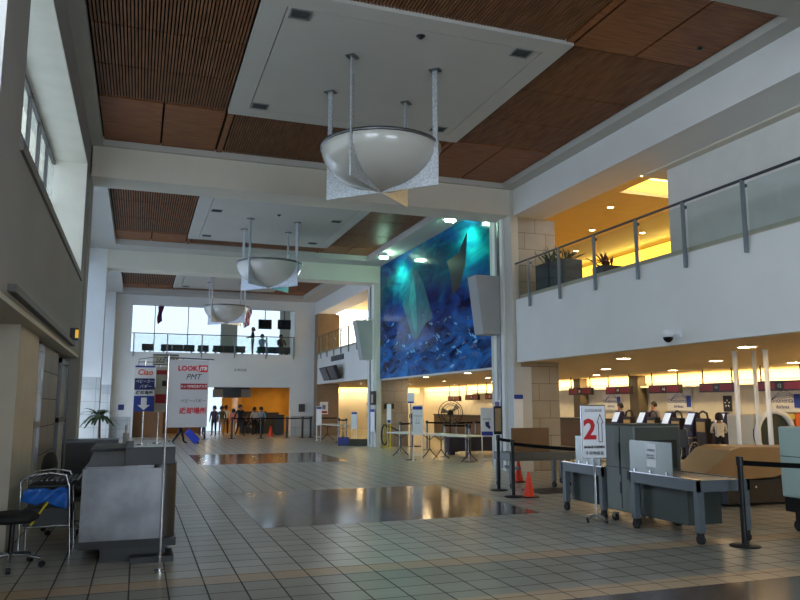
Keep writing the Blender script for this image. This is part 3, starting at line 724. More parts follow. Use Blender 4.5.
o = MB().cyl((-.16, -.13, .32), (.0, -.15, .56), .012, 8).build('yellow_rod', YEL, None, loc=(-.86, 9.05, 0)); tag(o, 'short yellow rod slanting inside the chrome trolley', 'rod')
o = MB().lathe([(.001, .0), (.075, .0), (.09, .01), (.08, .02), (.001, .02)], n=20).build('metal_dish', CHROME, None, loc=(-.68, 8.72, .49)); 
bpy.data.objects.remove(o)
# emergency light
t = empty('emergency_light', 'small black box with a glowing amber lens on the left wall', 'light', (-1.15, 13.75, 2.79))
MB().box(0, .14, -.09, .09, -.1, .1).build('housing', BLACK, t); MB().box(.085, .135, -.1, -.088, -.07, .07).build('amber_lens', mat('amber_lens', (220, 160, 30), .3, emit=.5, ecol=(1, .55, .05)), t)
# palm in pot
def palm(loc, label, h=1.75, n=14, L=.6, leafm=LEAF, pot=True, name='potted_palm', potm=None, cat='plant', group=None):
    t = empty(name, label, cat, loc, 0, group)
    ph = .3
    MB().lathe([(.001, 0), (.14, 0), (.19, ph), (.17, ph), (.15, ph-.04), (.001, ph-.04)], n=18).build('pot', potm or DGREY, t)
    MB().tube([(0, 0, ph-.05), (.02, 0, h*.4), (0, .01, h*.68)], [.035, .03, .022], 8).build('stem', TRUNK, t)
    lm = MB()
    for i in range(n):
        a = i*2.4; el = rnd.uniform(.15, 1.2); ll = L*rnd.uniform(.7, 1.1); d = Vector((math.cos(a), math.sin(a), 0)); sd = Vector((-d.y, d.x, 0))
        base = Vector((0, 0, h*.66)); pts = []
        for k in range(7):
            u = k/6; pts.append(base + d*(ll*u*math.cos(el*.6)) + Vector((0, 0, ll*(math.sin(el)*u*1.1 - .75*u*u*(1.3-el*.5)))))
        for k in range(6):
            wd = .05*math.sin(PI*(k+.5)/6.4)+.012; w2 = .05*math.sin(PI*min(6, k+1.5)/6.4)+.004
            lm.add([pts[k]-sd*wd, pts[k]+sd*wd, pts[k+1]+sd*w2, pts[k+1]-sd*w2], [(0, 1, 2, 3)])
    o = lm.build('leaves', leafm, t); q = o.modifiers.new('s', 'SOLIDIFY'); q.thickness = .006
    return t
palm((-.78, 17.6, 0), 'dark potted palm against the pale column at the far left', 2.0, 26, .42, potm=mat('pot_red_brown', (120, 40, 34), .6))
# left notice
o = MB().box(-.13, .13, -.02, 0, -.13, .13).build('notice_plate', NAVY, None, loc=(-.75, 37.76, 1.45)); tag(o, 'small navy square notice on the white wall beyond the palm', 'sign')
o = MB().box(-.16, .16, -.02, 0, -.2, .2).build('notice_plate', DGREY, None, loc=(7.97, 37.76, 1.4)); tag(o, 'dark square notice on the white column right of the food hall', 'sign')
t = empty('dark_desk', 'low dark counter with monitor in front of the palm', 'counter', (-.95, 13.6, 0))
MB().box(-.15, .65, 0, .6, 0, .95).build('body', DGREY, t); MB().box(-.17, .67, -.03, .63, .95, 1.0).build('top', DSTEEL, t)
o = MB().cyl((0, 0, 0), (0, 0, .14), .04, 12, .04).cyl((0, 0, .14), (0, 0, .24), .015, 8).build('pump_bottle', mat('bottle_clear', (170, 176, 176), .2), None, loc=(-.13, 10.6, 1.08)); tag(o, 'small clear pump bottle on the rear of the steel counter', 'bottle')

# ================================================================ right foreground: screening area
def wheel(p, parent, r=.055):
    MB().cyl((p[0], p[1]-.018, r), (p[0], p[1]+.018, r), r, 14).build('wheel', RUB, parent)
    
def caster(x, y, parent, z=.2, r=.055, m=STEEL):
    c_ = MB().box(x-.03, x+.03, y-.035, y+.035, 2*r*.9, 2*r*.9+.02).box(x-.035, x-.025, y-.02, y+.02, r, 2*r).box(x+.025, x+.035, y-.02, y+.02, r, 2*r).build('caster', m, parent)
    MB().cyl((x-.02, y+.01, r), (x+.02, y+.01, r), r, 14).build('wheel', RUB, c_)

t = empty('xray_machine', 'grey green x-ray baggage machine behind the white number 2 sign', 'x-ray machine', (6.25, 8.35, 0))
MB().box(0, 0.75, 0, .65, .16, 1.31).build('body', [MGREEN], t, bevel=.015)
MB().box(.02, 0.73, -.012, 0, .16, 1.29).box(.0, 0.75, .0, .65, 1.31, 1.33).build('end_cover', MDGREEN, t)
MB().box(-.006, 0, .3, .31, .2, 1.3).box(-.006, 0, .02, .63, .74, .75).build('seam', BLKM, t)
MB().box(-.012, 0, .05, .16, .6, .72).build('recessed_handle', BLACK, t)
MB().box(-.01, 0, .315, .33, .65, 1.08).box(-.01, 0, .315, .33, .4, .55).build('hinge', BLKM, t)
for x in (.08, .67):
    for y in (.08, .57): caster(x, y, t)
MB().box(.08, .67, -.03, -.012, .75, 1.12).build('curtain', RUB, t)

def conveyor(loc, L, label, W_=.76, h=.72):
    t = empty('roller_table', label, 'table', loc, 0, 'roller tables at the x-ray machine')
    MB().box(0, .04, 0, L, h-.13, h).box(W_-.04, W_, 0, L, h-.13, h).box(0, W_, 0, .03, h-.13, h).box(0, W_, L-.03, L, h-.13, h).build('side_rail', BLUEG, t)
    MB().box(.04, W_-.04, .03, L-.03, h-.05, h-.01).build('bed', mat('roller_bed', (150, 148, 142), .4, .3), t)
    MB().box(.0, .045, 0, L, h, h+.012).build('edge_strip', CHROME, t)
    MB().box(.14, W_-.12, .35, L-.03, .16, h-.14).build('drive_box', MDGREEN, t)
    for x in (.045, W_-.045):
        for y in (.05, L-.05):
            l_ = MB().box(x-.04, x+.04, y-.04, y+.04, .13, h-.13).build('leg', BLUEG, t); 
            MB().cyl((x-.022, y, .055), (x+.022, y, .055), .055, 14).box(x-.03, x+.03, y-.03, y+.03, .09, .14).build('caster', RUB, l_)
    return t
conveyor((6.14, 7.06, 0), 1.27, 'near grey roller table at the front end of the x-ray machine')
conveyor((6.2, 9.03, 0), 1.05, 'far grey roller table at the back end of the x-ray machine')
def guard(loc, L, label, paper):
    t = empty('acrylic_guard', label, 'guard panel', loc, 0, 'clear guards on the roller tables')
    MB().box(-.006, .006, 0, L, 0, .40).build('panel', mat('brushed_guard', (150, 154, 150), .25, .5), t)
    for y in (.1, L/2, L-.1): MB().box(-.02, .02, y-.015, y+.015, -.0, .04).build('clip', CHROME, t)
    if paper:
        p = MB().box(-.009, -.006, L*.36, L*.58, .08, .37).build('paper_notice', SIGNW, t)
        text('print', '手荷物検査\n\nBAGGAGE\nSCREENING', .032, INKG, p, (-.011, L*.47, .24), FACE_X)
guard((6.16, 7.5, .732), .82, 'see-through guard with a white paper notice on the near roller table', True)
guard((6.22, 9.08, .732), .62, 'plain see-through guard on the far roller table behind the 2 sign', False)

# number 2 sign
t = empty('floor_sign', 'white baggage screening sign with a big red 2 on a chrome stand', 'sign', (6.0, 8.9, 0), -.15)
MB().box(-.175, .175, -.012, .012, .86, 1.58).build('board', SIGNW, t, bevel=.004)
MB().box(-.182, .182, -.015, .015, 1.575, 1.59).box(-.182, -.172, -.015, .015, .86, 1.59).box(.172, .182, -.015, .015, .86, 1.59).box(-.182, .182, -.015, .015, .85, .865).build('frame', CHROME, t)
text('number', '2', .38, RED, t, (-.06, -.016, 1.24), bold=.012)
ar = [(.07, 1.08), (.07, 1.34), (.05, 1.34), (.095, 1.46), (.14, 1.34), (.12, 1.34), (.12, 1.08)]
am = MB()
for (a, b_) in zip(ar, ar[1:]+ar[:1]): am.cyl((a[0], -.016, a[1]), (b_[0], -.016, b_[1]), .0045, 6)
am.build('arrow', INK, t)
text('lettering', 'LUGGAGE', .055, INKG, t, (0, -.016, 1.51), bold=.0005); text('lettering', 'BAGGAGE SCREENING', .045, INK, t, (0, -.016, 1.01), sx=.66, bold=.002); text('lettering', '手荷物検査', .055, INK, t, (0, -.016, .925), sx=1)
MB().cyl((0, 0, .05), (0, 0, .86), .017, 12).build('pole', CHROME, t)
for i in range(4):
    a = i*PI/2+.4; c_, s_ = math.cos(a), math.sin(a)
    l_ = MB().tube([(0, 0, .1), (c_*.08, s_*.08, .085), (c_*.17, s_*.17, .04)], .012, 8).build('foot', CHROME, t)
    MB().cyl((c_*.17-.01, s_*.17, .022), (c_*.17+.01, s_*.17, .022), .022, 10).build('wheel', RUB, l_)

# belt stanchions
def stanchion(loc, label, h=1.0, m=BLKM, r=.032, belt=None, group='black belt stanchions', head=True, bm_=None):
    t = empty('belt_stanchion', label, 'stanchion', loc, 0, group)
    MB().lathe([(.001, .035), (.03, .03), (.15, .02), (.17, .008), (.17, 0), (.001, 0)], n=24).build('base', m, t)
    MB().cyl((0, 0, .02), (0, 0, h-.09), r, 14).build('post', m, t)
    if head: MB().cyl((0, 0, h-.1), (0, 0, h), r*1.25, 14).build('head', BLACK, t)
    if belt:
        dx, dy = belt; n = 10; d = Vector((dx, dy, 0)); pr = d.normalized(); pp = Vector((-pr.y, pr.x, 0))*.002
        pts = []
        for i in range(n+1):
            u = i/n; pts.append(Vector((dx*u, dy*u, h-.07-.02*4*u*(1-u)*min(1, d.length/3))))
        b = MB()
        for a_, b2 in zip(pts[:-1], pts[1:]):
            q = Vector((0, 0, .028)); b.add([a_-q-pp, b2-q-pp, b2+q-pp, a_+q-pp, a_-q+pp, b2-q+pp, b2+q+pp, a_+q+pp], [(0, 1, 2, 3), (7, 6, 5, 4), (0, 4, 5, 1), (3, 2, 6, 7)])
        b.build('belt', mat('belt_black', (14, 14, 15), .95, spec=.1), t)
    return t
stanchion((6.58, 6.86, 0), 'black belt stanchion in front of the near roller table, closest to the camera', belt=(.95, -1.2))
stanchion((6.24, 11.73, 0), 'black belt stanchion just left of the nearer orange cone', belt=(.25, -1.9), h=.98)
t = stanchion((6.46, 12.72, 0), 'black belt stanchion carrying a small framed sign beside the near column', belt=(-.15, -.8), h=1.02)
MB().box(-.085, .085, -.015, .015, 1.03, 1.56).build('sign_frame', BLKM, t, bevel=.02); MB().box(-.062, .062, -.018, -.014, 1.09, 1.52).build('sign_face', mat('bronze_face', (150, 130, 100), .4), t)
def cone(loc, label):
    t = empty('traffic_cone', label, 'cone', loc, 0, 'orange cones by the stanchions')
    MB().box(-.13, .13, -.13, .13, 0, .02).build('base', BLACK, t); MB().lathe([(.1, .02), (.095, .03), (.025, .42), (.02, .43), (.001, .43)], n=20).build('cone_body', ORANGE, t)
cone((6.48, 11.62, 0), 'nearer orange traffic cone on the polished floor edge'); cone((7.52, 13.9, 0), 'farther orange traffic cone behind the black stanchion')

# inspection table at the back with brown board
t = empty('inspection_table', 'long grey steel table on casters left of the x-ray machine', 'table', (6.72, 12.75, 0))
MB().box(0, 1.6, 0, .7, .52, .67).build('top', mat('table_grey', (104, 108, 108), .4, .3), t, bevel=.01)
for x, y in ((.06, .05), (.98, .05), (.06, .62), (1.5, .62), (1.3, .05)):
    l_ = MB().box(x-.035, x+.035, y-.035, y+.035, .12, .52).build('leg', BLUEG, t); MB().cyl((x-.02, y, .06), (x+.02, y, .06), .06, 14).build('caster', RUB, l_)
MB().box(.2, .26, .05, .62, .35, .4).build('brace', BLUEG, t)
o = MB().box(-.42, .42, -.02, .02, 0, .46).build('brown_partition_board', CARD, None, loc=(7.42, 13.2, .67), bevel=.004); tag(o, 'plain brown board standing on the grey inspection table', 'board')
o = MB().box(-.55, .6, -.35, .35, 0, .012).build('floor_mat', BLACK, None, loc=(7.45, 12.3, 0)); tag(o, 'black rubber mat on the floor in front of the inspection table', 'mat')

# second scanner cabinet at right edge
t = empty('scanner_cabinet', 'pale green scanner cabinet cut by the right edge of the picture', 'cabinet', (7.9, 5.8, 0))
MB().box(0, 1.1, 0, 1.75, .42, 1.31).build('body', PALEG, t, bevel=.02); MB().box(.02, 1.08, .02, 1.73, .24, .42).build('base_skirt', BLACK, t)
MB().box(-.004, 0, .02, 1.73, .93, .94).build('seam', DGREY, t)
for y, z in ((1.15, 1.12), (1.25, .72), (.5, 1.1)): MB().box(-.012, 0, y-.03, y+.03, z-.03, z+.03).build('latch', DGREY, t)
for y in (.2, 1.6):
    for x in (.1, 1.0): 
        c_ = MB().box(x-.03, x+.03, y-.03, y+.03, .13, .24).build('caster', BLKM, t); MB().cyl((x-.025, y, .07), (x+.025, y, .07), .07, 14).build('wheel', RUB, c_)

# curved baggage conveyor with beige hood
t = empty('baggage_conveyor', 'dark baggage conveyor with a curved beige hood in front of the round scanner', 'conveyor', (8.55, 9.3, 0))
pts = [(-.35, .56), (0, .72), (.5, .92), (.8, .98), (2.2, .98), (2.2, .93), (.8, .9), (.35, .62), (0, .56), (-.35, .5)]
pts = [(-.45, .52), (-.1, .72), (.1, .88), (.3, .93), (2.3, .88), (2.3, .62), (1.5, .6), (1.0, .44), (.2, .4)]
MB().prism([(x+.2, .1, z) for x, z in pts], (0, .8, 0)).build('hood', mat('beige_hood', (156, 128, 94), .4, noise=.06), t, bevel=.02)
MB().box(.2, 2.3, .1, 1.0, .05, .4).build('conveyor_body', mat('conveyor_dark', (44, 44, 48), .5), t)
MB().box(-.4, .2, .25, .85, .34, .4).box(-.35, -.3, .3, .35, 0, .4).box(-.35, -.3, .75, .8, 0, .4).build('infeed_frame', DSTEEL, t)
MB().cyl((.75, .1, .3), (.75, .085, .3), .02, 10).build('lock', CHROME, t)
# round tunnel scanner
t = empty('tunnel_scanner', 'large baggage scanner with a round white tunnel mouth at the right', 'scanner', (11.85, 11.4, 0))
MB().box(-.42, 1.6, .1, .8, .1, 1.40).build('housing', mat('scanner_beige', (196, 190, 170), .5), t, bevel=.03)
rg = []
for i in range(29):
    a = i/28*PI*1.3 - PI*.15; rg.append((math.cos(a)*.46, -.02, 1.0+math.sin(a)*.46))
MB().tube(rg, .055, 10).build('tunnel_ring', PLAST, t)
MB().prism([(math.cos(i/24*2*PI)*.43, .0, 1.0+math.sin(i/24*2*PI)*.43) for i in range(24)], (0, .12, 0)).build('tunnel_mouth', mat('tunnel_dark', (34, 48, 46), .5), t)
MB().box(.42, .62, .06, .1, 1.3, 1.40).build('yellow_stripe', mat('scanner_yellow', (210, 190, 90), .5), t)
MB().box(.62, .95, .05, .1, .95, 1.42).build('orange_panel', mat('scanner_orange', (216, 96, 40), .5), t)
MB().box(.66, .9, .06, .1, .55, .8).build('label_panel', mat('sticker_teal', (80, 150, 150), .5), t)
for i, (x, y, r) in enumerate(((10.85, 11.28, .04), (11.5, 11.9, .025), (11.2, 11.15, .04), (11.05, 10.72, .045))):
    t = empty('support_pole', ['first white floor to ceiling pole from the left beside the tunnel scanner', 'thin white pole between the two thicker pairs near the tunnel scanner', 'thick white pole whose top stands in front of the others near the tunnel scanner', 'white pole at the right of the group over the tunnel scanner'][i], 'pole', (x, y, 0), 0, 'poles around the tunnel scanner')
    MB().cyl((0, 0, 0), (0, 0, 2.615), r, 14).build('shaft', PLAST, t); MB().cyl((0, 0, 2.59), (0, 0, 2.615), r*1.25, 14).build('collar', PLAST, t)
o = MB().box(-.25, .25, -.02, .02, 0, .75).box(-.2, -.16, -.2, .2, -.55, 0).box(.16, .2, -.2, .2, -.55, 0).build('yellow_board', mat('yellow_tan', (196, 150, 56), .5), None, loc=(13.1, 12.6, .55)); tag(o, 'yellow board standing between the white poles', 'board')

# dome camera
t = empty('dome_camera', 'white dome security camera on the fascia below the near balcony', 'camera', (8.6, 10.15, 2.78))
MB().box(-.02, 0, -.07, .07, -.06, .06).cyl((0, 0, 0), (-.2, 0, .02), .025, 10).build('bracket', PLAST, t)
MB().lathe([(.001, .08), (.07, .075), (.095, .03), (.1, -.05), (.08, -.055)], (-.22, 0, -.01), 20).build('housing', PLAST, t); MB().lathe([(.085, -.05), (.075, -.1), (.04, -.135), (.001, -.145)], (-.22, 0, -.01), 20).build('dome', SCR, t)
# ================================================================ ceiling lights on the right
DL = mat('downlight_glow', (255, 230, 180), .4, emit=55, ecol=(1, .74, .42))
DL2 = mat('downlight_glow_upper', (255, 220, 140), .4, emit=45, ecol=(1, .62, .18))
names = []
def downlight(loc, r, m, label, group):
    t = empty('recessed_light', label, 'ceiling light', loc, 0, group)
    MB().lathe([(r, -.002), (r+.03, -.012), (r+.04, 0)], n=20).build('trim_ring', PLAST, t)
    MB().cyl((0, 0, -.004), (0, 0, -.001), r, 20).build('lens', m, t)
ROW = ('first', 'second', 'third', 'fourth', 'fifth', 'sixth', 'seventh', 'eighth', 'ninth')
for iy, y in enumerate((3.5, 7.0, 10.4, 14.0, 18.4, 22.4, 26.2, 30.6, 35)):
    for ix, x in enumerate((10.3, 12.9, 15.3)):
        downlight((x, y, 2.62), .15, DL, 'check-in ceiling light, %s row from the camera, %s' % (ROW[iy], ('column nearest the hall', 'middle column', 'column nearest the back wall')[ix]), 'recessed lights in the low check-in hall ceiling')
for iq, (x, y) in enumerate(((10.3, 13.0), (11.2, 15.5), (12.6, 15.2), (12.2, 17.8), (13.8, 17.6), (11.0, 19.5), (13.4, 20.5), (12.0, 24), (11, 31), (13, 33))):
    downlight((x, y, 6.6), .07, DL2, 'tiny light in the yellow upper balcony ceiling, number %s from the camera end' % ('one', 'two', 'three', 'four', 'five', 'six', 'seven', 'eight', 'nine', 'ten')[iq], 'tiny lights in the yellow upper ceiling')
for iq, (x, y) in enumerate(((.8, 39.6), (3.4, 39.6), (5.6, 39.8), (7.4, 40), (6.2, 42), (3.4, 42), (7.6, 42.6))):
    downlight((x, y, 2.6), .14, DL2, 'round food hall ceiling light, %s' % ('front row far left', 'front row second from left', 'front row third from left', 'front row far right', 'back row middle', 'back row left', 'back row right')[iq], 'lights in the food hall ceiling')

# ================================================================ check-in hall
DARKRED = mat('led_red', (84, 8, 22), .4, emit=.06, ecol=(.8, .04, .1))
def led(y0, y1, label, x=15.6, z=2.07, g=True):
    t = empty('led_board', label, 'display board', (x, (y0+y1)/2, z), 0, 'hanging red display boards over check-in'); L = abs(y1-y0)
    MB().box(0, .12, -L/2, L/2, -.13, .13).build('housing', BLACK, t)
    MB().box(-.006, 0, .1*L, L*.47, -.09, .09).build('screen', DARKRED, t); MB().box(-.006, 0, -L*.47, -.1*L, -.09, .09).build('screen', DARKRED, t)
    for s in (-1, 1): MB().box(.03, .06, s*L*.42-.015, s*L*.42+.015, .13, 2.615-z).build('hanger', BLKM, t)
    text('counter_number', str(g), .13, SIGNW, t, (-.008, 0, 0), FACE_X)
led(14.0, 15.5, 'hanging red display board at the right edge behind the white poles', g=12)
led(16.3, 17.65, 'red display board hanging just left of the first white pole', g=14)
led(18.5, 19.95, 'red display board hanging over the kiosks beside the airline wall sign', g=16)
led(20.9, 22.3, 'red display board hanging directly above the number 2 sign', g=18)
led(23.2, 24.7, 'red display board hanging right beside the stone pier', g=20)
led(31.0, 32.0, 'red display board seen below the mural, right one of three', x=15.6, z=1.95, g=26)
led(32.8, 34.3, 'red display board seen below the mural, middle of three', x=15.6, z=1.93, g=28)
led(35.0, 36.5, 'red display board seen below the mural, left one of three', x=15.6, z=1.88, g=24)
def wallsign(y, label, w_=1.2):
    t = empty('wall_sign', label, 'sign', (17.28, y, 1.72), 0, 'airline signs on the check-in back wall')
    MB().box(-.03, 0, -w_/2, w_/2, -.34, .34).build('board', mat('sign_pale', (214, 212, 206), .5), t, bevel=.005)
    text('lettering', 'Continental', .2, NAVY, t, (-.034, .1, -.02), FACE_X); text('lettering', 'Airlines', .15, NAVY, t, (-.034, .05, -.2), FACE_X)
    MB().box(-.04, -.03, -w_*.47, -w_*.3, -.22, .16).build('blue_patch', BLUEP, t)
    a_ = MB()
    for k in range(3):
        pts = [(-.034, .45-.95*u, -.02+ (.28-.06*k)*math.sin(PI*u)) for u in [i/10 for i in range(11)]]; a_.tube(pts, .006, 5)
    a_.build('globe_lines', NAVY, t)
wallsign(20.5, 'pale airline wall sign between the kiosks and the star poster'); wallsign(16.2, 'pale airline wall sign above the round tunnel scanner'); wallsign(24.3, 'pale airline wall sign just right of the stone pier')
t = empty('star_poster', 'dark poster with a white star ring on the check-in back wall', 'poster', (17.28, 18.35, 1.62))
MB().box(-.02, 0, -.17, .17, -.24, .24).build('board', INK, t)
sm = MB()
for i in range(5):
    a = i*2*PI/5+PI/2; sm.prism([(-.026, math.cos(a)*.1+math.cos(a+q)*.035, math.sin(a)*.1+math.sin(a+q)*.035) for q in (0, 2.5, PI, 3.8)], (.004, 0, 0))
sm.build('star_ring', SIGNW, t)
# check in desks
def desk(y0, y1, x, label):
    t = empty('checkin_counter', label, 'counter', (x, (y0+y1)/2, 0)); L = y1-y0
    MB().box(0, .65, -L/2, L/2, .08, 1.02).box(.05, .6, -L/2+.05, L/2-.05, 0, .08).build('body', mat('counter_brown', (92, 72, 58), .5), t); MB().box(-.05, .7, -L/2-.03, L/2+.03, 1.02, 1.08).build('worktop', DGREY, t)
    return t
desk(13.6, 21.6, 16.0, 'long brown check-in counter behind the self service kiosks'); desk(23, 29.5, 15.7, 'brown check-in counter seen to the right and left of the stone pier'); desk(31.2, 37, 15.0, 'brown check-in counter in the distance below the mural')
def kiosk(loc, rz, label, kind):
    t = empty('checkin_kiosk', label, 'kiosk', loc, rz, 'self service kiosks in a row')
    if kind == 0:
        MB().prism([(-.17, -.16, .0), (-.17, .2, 0), (-.17, .2, 1.1), (-.17, .12, 1.36), (-.17, .02, 1.38), (-.17, -.16, .98)], (.34, 0, 0)).build('cabinet', mat('kiosk_purple', (44, 40, 84), .4), t, bevel=.02)
        MB().prism([(-.13, -.155, 1.02), (-.13, .0, 1.33), (-.13, -.012, 1.335), (-.13, -.168, 1.025)], (.26, 0, 0)).build('screen', mat('kiosk_screen', (200, 214, 230), .2, emit=.5, ecol=(.75, .85, 1)), t)
        MB().box(-.14, .14, -.2, -.16, .82, .96).build('ticket_tray', DGREY, t)
    else:
        MB().box(-.2, .2, -.1, .1, .0, 1.2).build('cabinet', mat('kiosk_dark', (40, 34, 40), .4), t, bevel=.02)
        MB().box(-.16, .16, -.115, -.1, .82, 1.1).build('front_panel', mat('kiosk_cream', (206, 172, 112), .5), t)
        MB().tube([(-.19, 0, 1.18), (-.15, 0, 1.34), (0, 0, 1.4), (.15, 0, 1.34), (.19, 0, 1.18)], .03, 8).build('hood', mat('kiosk_dark', (40, 34, 40)), t)
ky = (20.95, 20.35, 19.65, 19.15, 18.45, 18.05, 17.45, 17.0, 16.3)
kl = ('kiosk with lit screen next to the top of the 2 sign', 'cream fronted kiosk with dark hood, second from the 2 sign', 'kiosk with lit screen above the left part of the x-ray machine', 'cream fronted kiosk beneath the left end of a red board', 'kiosk with lit screen over the middle of the x-ray machine', 'cream fronted kiosk over the middle of the x-ray machine', 'kiosk with lit screen behind the wheelchairs', 'cream fronted kiosk behind the wheelchairs', 'last kiosk with lit screen just left of the white poles')
for i, y in enumerate(ky): kiosk((15.1, y, 0), -PI/2, kl[i], [0, 1, 0, 1, 0, 1, 0, 1, 0][i])
def wheelchair(loc, rz, label):
    t = empty('wheelchair', label, 'wheelchair', loc, rz, 'wheelchairs parked by the kiosks')
    for s in (-1, 1):
        w_ = MB(); w_.tube([(s*.28, math.cos(i/24*2*PI)*.29, .3+math.sin(i/24*2*PI)*.29) for i in range(24)], .016, 6, closed=True)
        for i in range(8): w_.cyl((s*.28, 0, .3), (s*.28, math.cos(i*PI/4)*.28, .3+math.sin(i*PI/4)*.28), .004, 4)
        w_.build('large_wheel', mat('wheel_grey', (150, 150, 150), .4, .6), t)
        MB().cyl((s*.22-.015, -.45, .08), (s*.22+.015, -.45, .08), .08, 12).build('small_wheel', RUB, t)
        MB().tube([(s*.22, -.45, .1), (s*.22, -.4, .48), (s*.22, .2, .5), (s*.22, .25, .95), (s*.22, .36, .97)], .013, 6).tube([(s*.23, -.3, .48), (s*.23, -.3, .7), (s*.23, .2, .7)], .013, 6).build('frame', CHROME, t)
        MB().box(s*.2-.06, s*.2+.06, -.62, -.48, .08, .1).build('footrest', BLACK, t)
    MB().box(-.21, .21, -.35, .2, .46, .5).build('seat', BLACK, t); MB().box(-.21, .21, .2, .24, .5, .92).build('backrest', BLACK, t)
wheelchair((14.0, 16.5, 0), 1.9, 'wheelchair behind the near roller table, right one of the pair'); wheelchair((14.2, 17.5, 0), 1.7, 'wheelchair behind the x-ray machine, left one of the pair')
def fan(loc, rz, label, zc=1.3, r=.42):
    t = empty('pedestal_fan', label, 'fan', loc, rz, 'large black pedestal fans')
    MB().lathe([(.001, .05), (.24, .03), (.26, 0), (.001, 0)], n=20).cyl((0, .1, .03), (0, .1, zc), .025, 10).build('stand', BLKM, t)
    MB().cyl((0, -.02, zc), (0, .2, zc), .1, 14).build('motor', BLACK, t)
    g = MB()
    for yy, rr in ((-.12, .6), (-.1, .8), (-.03, 1.0), (.03, 1.0), (-.14, .3), (.09, .7)): g.tube([(r*rr*math.cos(i/28*2*PI), yy, zc+r*rr*math.sin(i/28*2*PI)) for i in range(28)], .007, 5, closed=True)
    for i in range(20):
        a = i*PI/10; c_, s_ = math.cos(a)*r, math.sin(a)*r; g.tube([(c_*.1, -.15, zc+s_*.1), (c_*.6, -.12, zc+s_*.6), (c_, -.0, zc+s_), (c_*.7, .09, zc+s_*.7)], .003, 4)
    g.build('guard', BLKM, t)
    for i in range(3):
        a = i*2*PI/3+.5; c_, s_ = math.cos(a), math.sin(a); c2, s2 = math.cos(a+.55), math.sin(a+.55)
        MB().prism([(c_*.08, -.07, zc+s_*.08), (c_*.36, -.08, zc+s_*.36), (c2*.36, -.03, zc+s2*.36), (c2*.1, -.04, zc+s2*.1)], (0, .006, 0)).build('blade', mat('fan_blade', (120, 116, 108), .5), t)
fan((10.1, 23.4, 0), -.2, 'black pedestal fan facing the hall, seen below the middle of the mural'); fan((10.0, 26.6, 0), .9, 'black pedestal fan turned sideways near the far stone pier', 1.15, .4)
# people at check in
person((16.9, 21.4, 0), -PI/2, 'person in a grey shirt standing behind the counter above the 2 sign', cloth('grey', (120, 110, 120)), cloth('navy', (30, 32, 50)))
person((16.9, 23.3, 0), -PI/2, 'person in a pale lilac shirt behind the counter next to the stone pier', cloth('lilac', (170, 160, 190)), cloth('navy', (30, 32, 50)), h=1.65)
person((14.5, 15.75, 0), 2.6, 'person in a white top bending arms beside the last kiosk', cloth('white', (206, 204, 200)), cloth('black', (26, 26, 30)), h=1.35, arms='front')
person((10.3, 33.5, 0), 1.2, 'dark clothed person standing in the doorway at the left of the far column', cloth('black', (26, 26, 30)), cloth('black', (26, 26, 30)), h=1.75)

# ================================================================ middle: tables, signs, silver posts
def folding_table(loc, rz, L, label):
    t = empty('folding_table', label, 'table', loc, rz, 'white topped folding tables')
    MB().box(-L/2, L/2, -.36, .36, .7, .74).build('tabletop', mat('table_white', (196, 200, 198), .35), t, bevel=.008)
    for s in (-1, 1):
        x = s*(L/2-.25); l_ = MB()
        l_.tube([(x, 0, .7), (x, 0, .3), (x, .12, .16), (x, .3, .02)], .015, 7); l_.tube([(x, 0, .3), (x, -.12, .16), (x, -.3, .02)], .015, 7); l_.tube([(x, -.25, .69), (x, 0, .55), (x, .25, .69)], .012, 7)
        l_.build('leg', BLKM, t)
folding_table((8.0, 21.3, 0), -1.25, 1.9, 'white topped folding table with black wishbone legs, left one below the mural')
folding_table((8.56, 19.55, 0), -1.25, 1.7, 'white topped folding table with black wishbone legs, right one by the near column')
folding_table((8.05, 31.2, 0), -1.5, 2.6, 'long white table in the distance left of the far column')
def panel_sign(loc, rz, w_, z0, z1, label, kind, h0=0, legs=True, frame=PLAST, body=None):
    t = empty('stand_sign', label, 'sign', loc, rz)
    MB().box(-w_/2, w_/2, -.015, .015, z0, z1).build('board', SIGNW, t, bevel=.004); H = z1-z0
    if kind == 'top': MB().box(-w_/2+.01, w_/2-.01, -.02, -.015, z1-.14*H, z1-.03*H).build('blue_band', BLUEP, t)
    else: MB().box(-w_/2+.02, w_/2-.02, -.02, -.015, z0+.03*H, z0+.17*H).build('blue_band', BLUEP, t)
    if body: text('lettering', body, w_*.17, INK, t, (0, -.02, z0+H*.52), sx=1)
    if kind == 'bag':
        MB().prism([(-.04, -.018, z0+.36*H), (.07, -.018, z0+.25*H), (.09, -.018, z0+.33*H), (.06, -.018, z0+.4*H), (.05, -.018, z0+.52*H), (-.05, -.018, z0+.5*H)], (0, -.004, 0)).build('bag_drawing', NAVY, t)
    if legs:
        for s in (-1, 1): MB().box(s*(w_/2-.03)-.015, s*(w_/2-.03)+.015, -.015, .015, .0, z0).build('leg', frame, t)
        MB().box(-w_/2+.02, w_/2-.02, -.015, .015, .14, .17).box(-w_/2, -w_/2+.05, -.2, .2, 0, .02).box(w_/2-.05, w_/2, -.2, .2, 0, .02).build('brace', frame, t)
    else: MB().cyl((0, 0, 0), (0, 0, z0), .02, 10).build('pole', frame, t); MB().lathe([(.001, .03), (.16, .015), (.17, 0), (.001, 0)], n=20).build('base', DSTEEL, t)
panel_sign((8.8, 17.95, 0), -.45, .34, .75, 1.5, 'white stand sign with a dark blue bag drawing beside the near column', 'bag', body='\n\nNOTICE\n\n\n\n')
panel_sign((7.6, 20.0, 0), -.4, .3, .72, 1.56, 'tall white sign with a blue heading standing by the folding tables', 'top', body='CHECK IN\n1   2\n3   4\n5   6\nOPEN')
panel_sign((7.5, 20.3, 0), -.4, .21, 1.62, 1.93, 'small white placard on a tall pole behind the folding tables', 'bottom', legs=False, frame=STEEL)
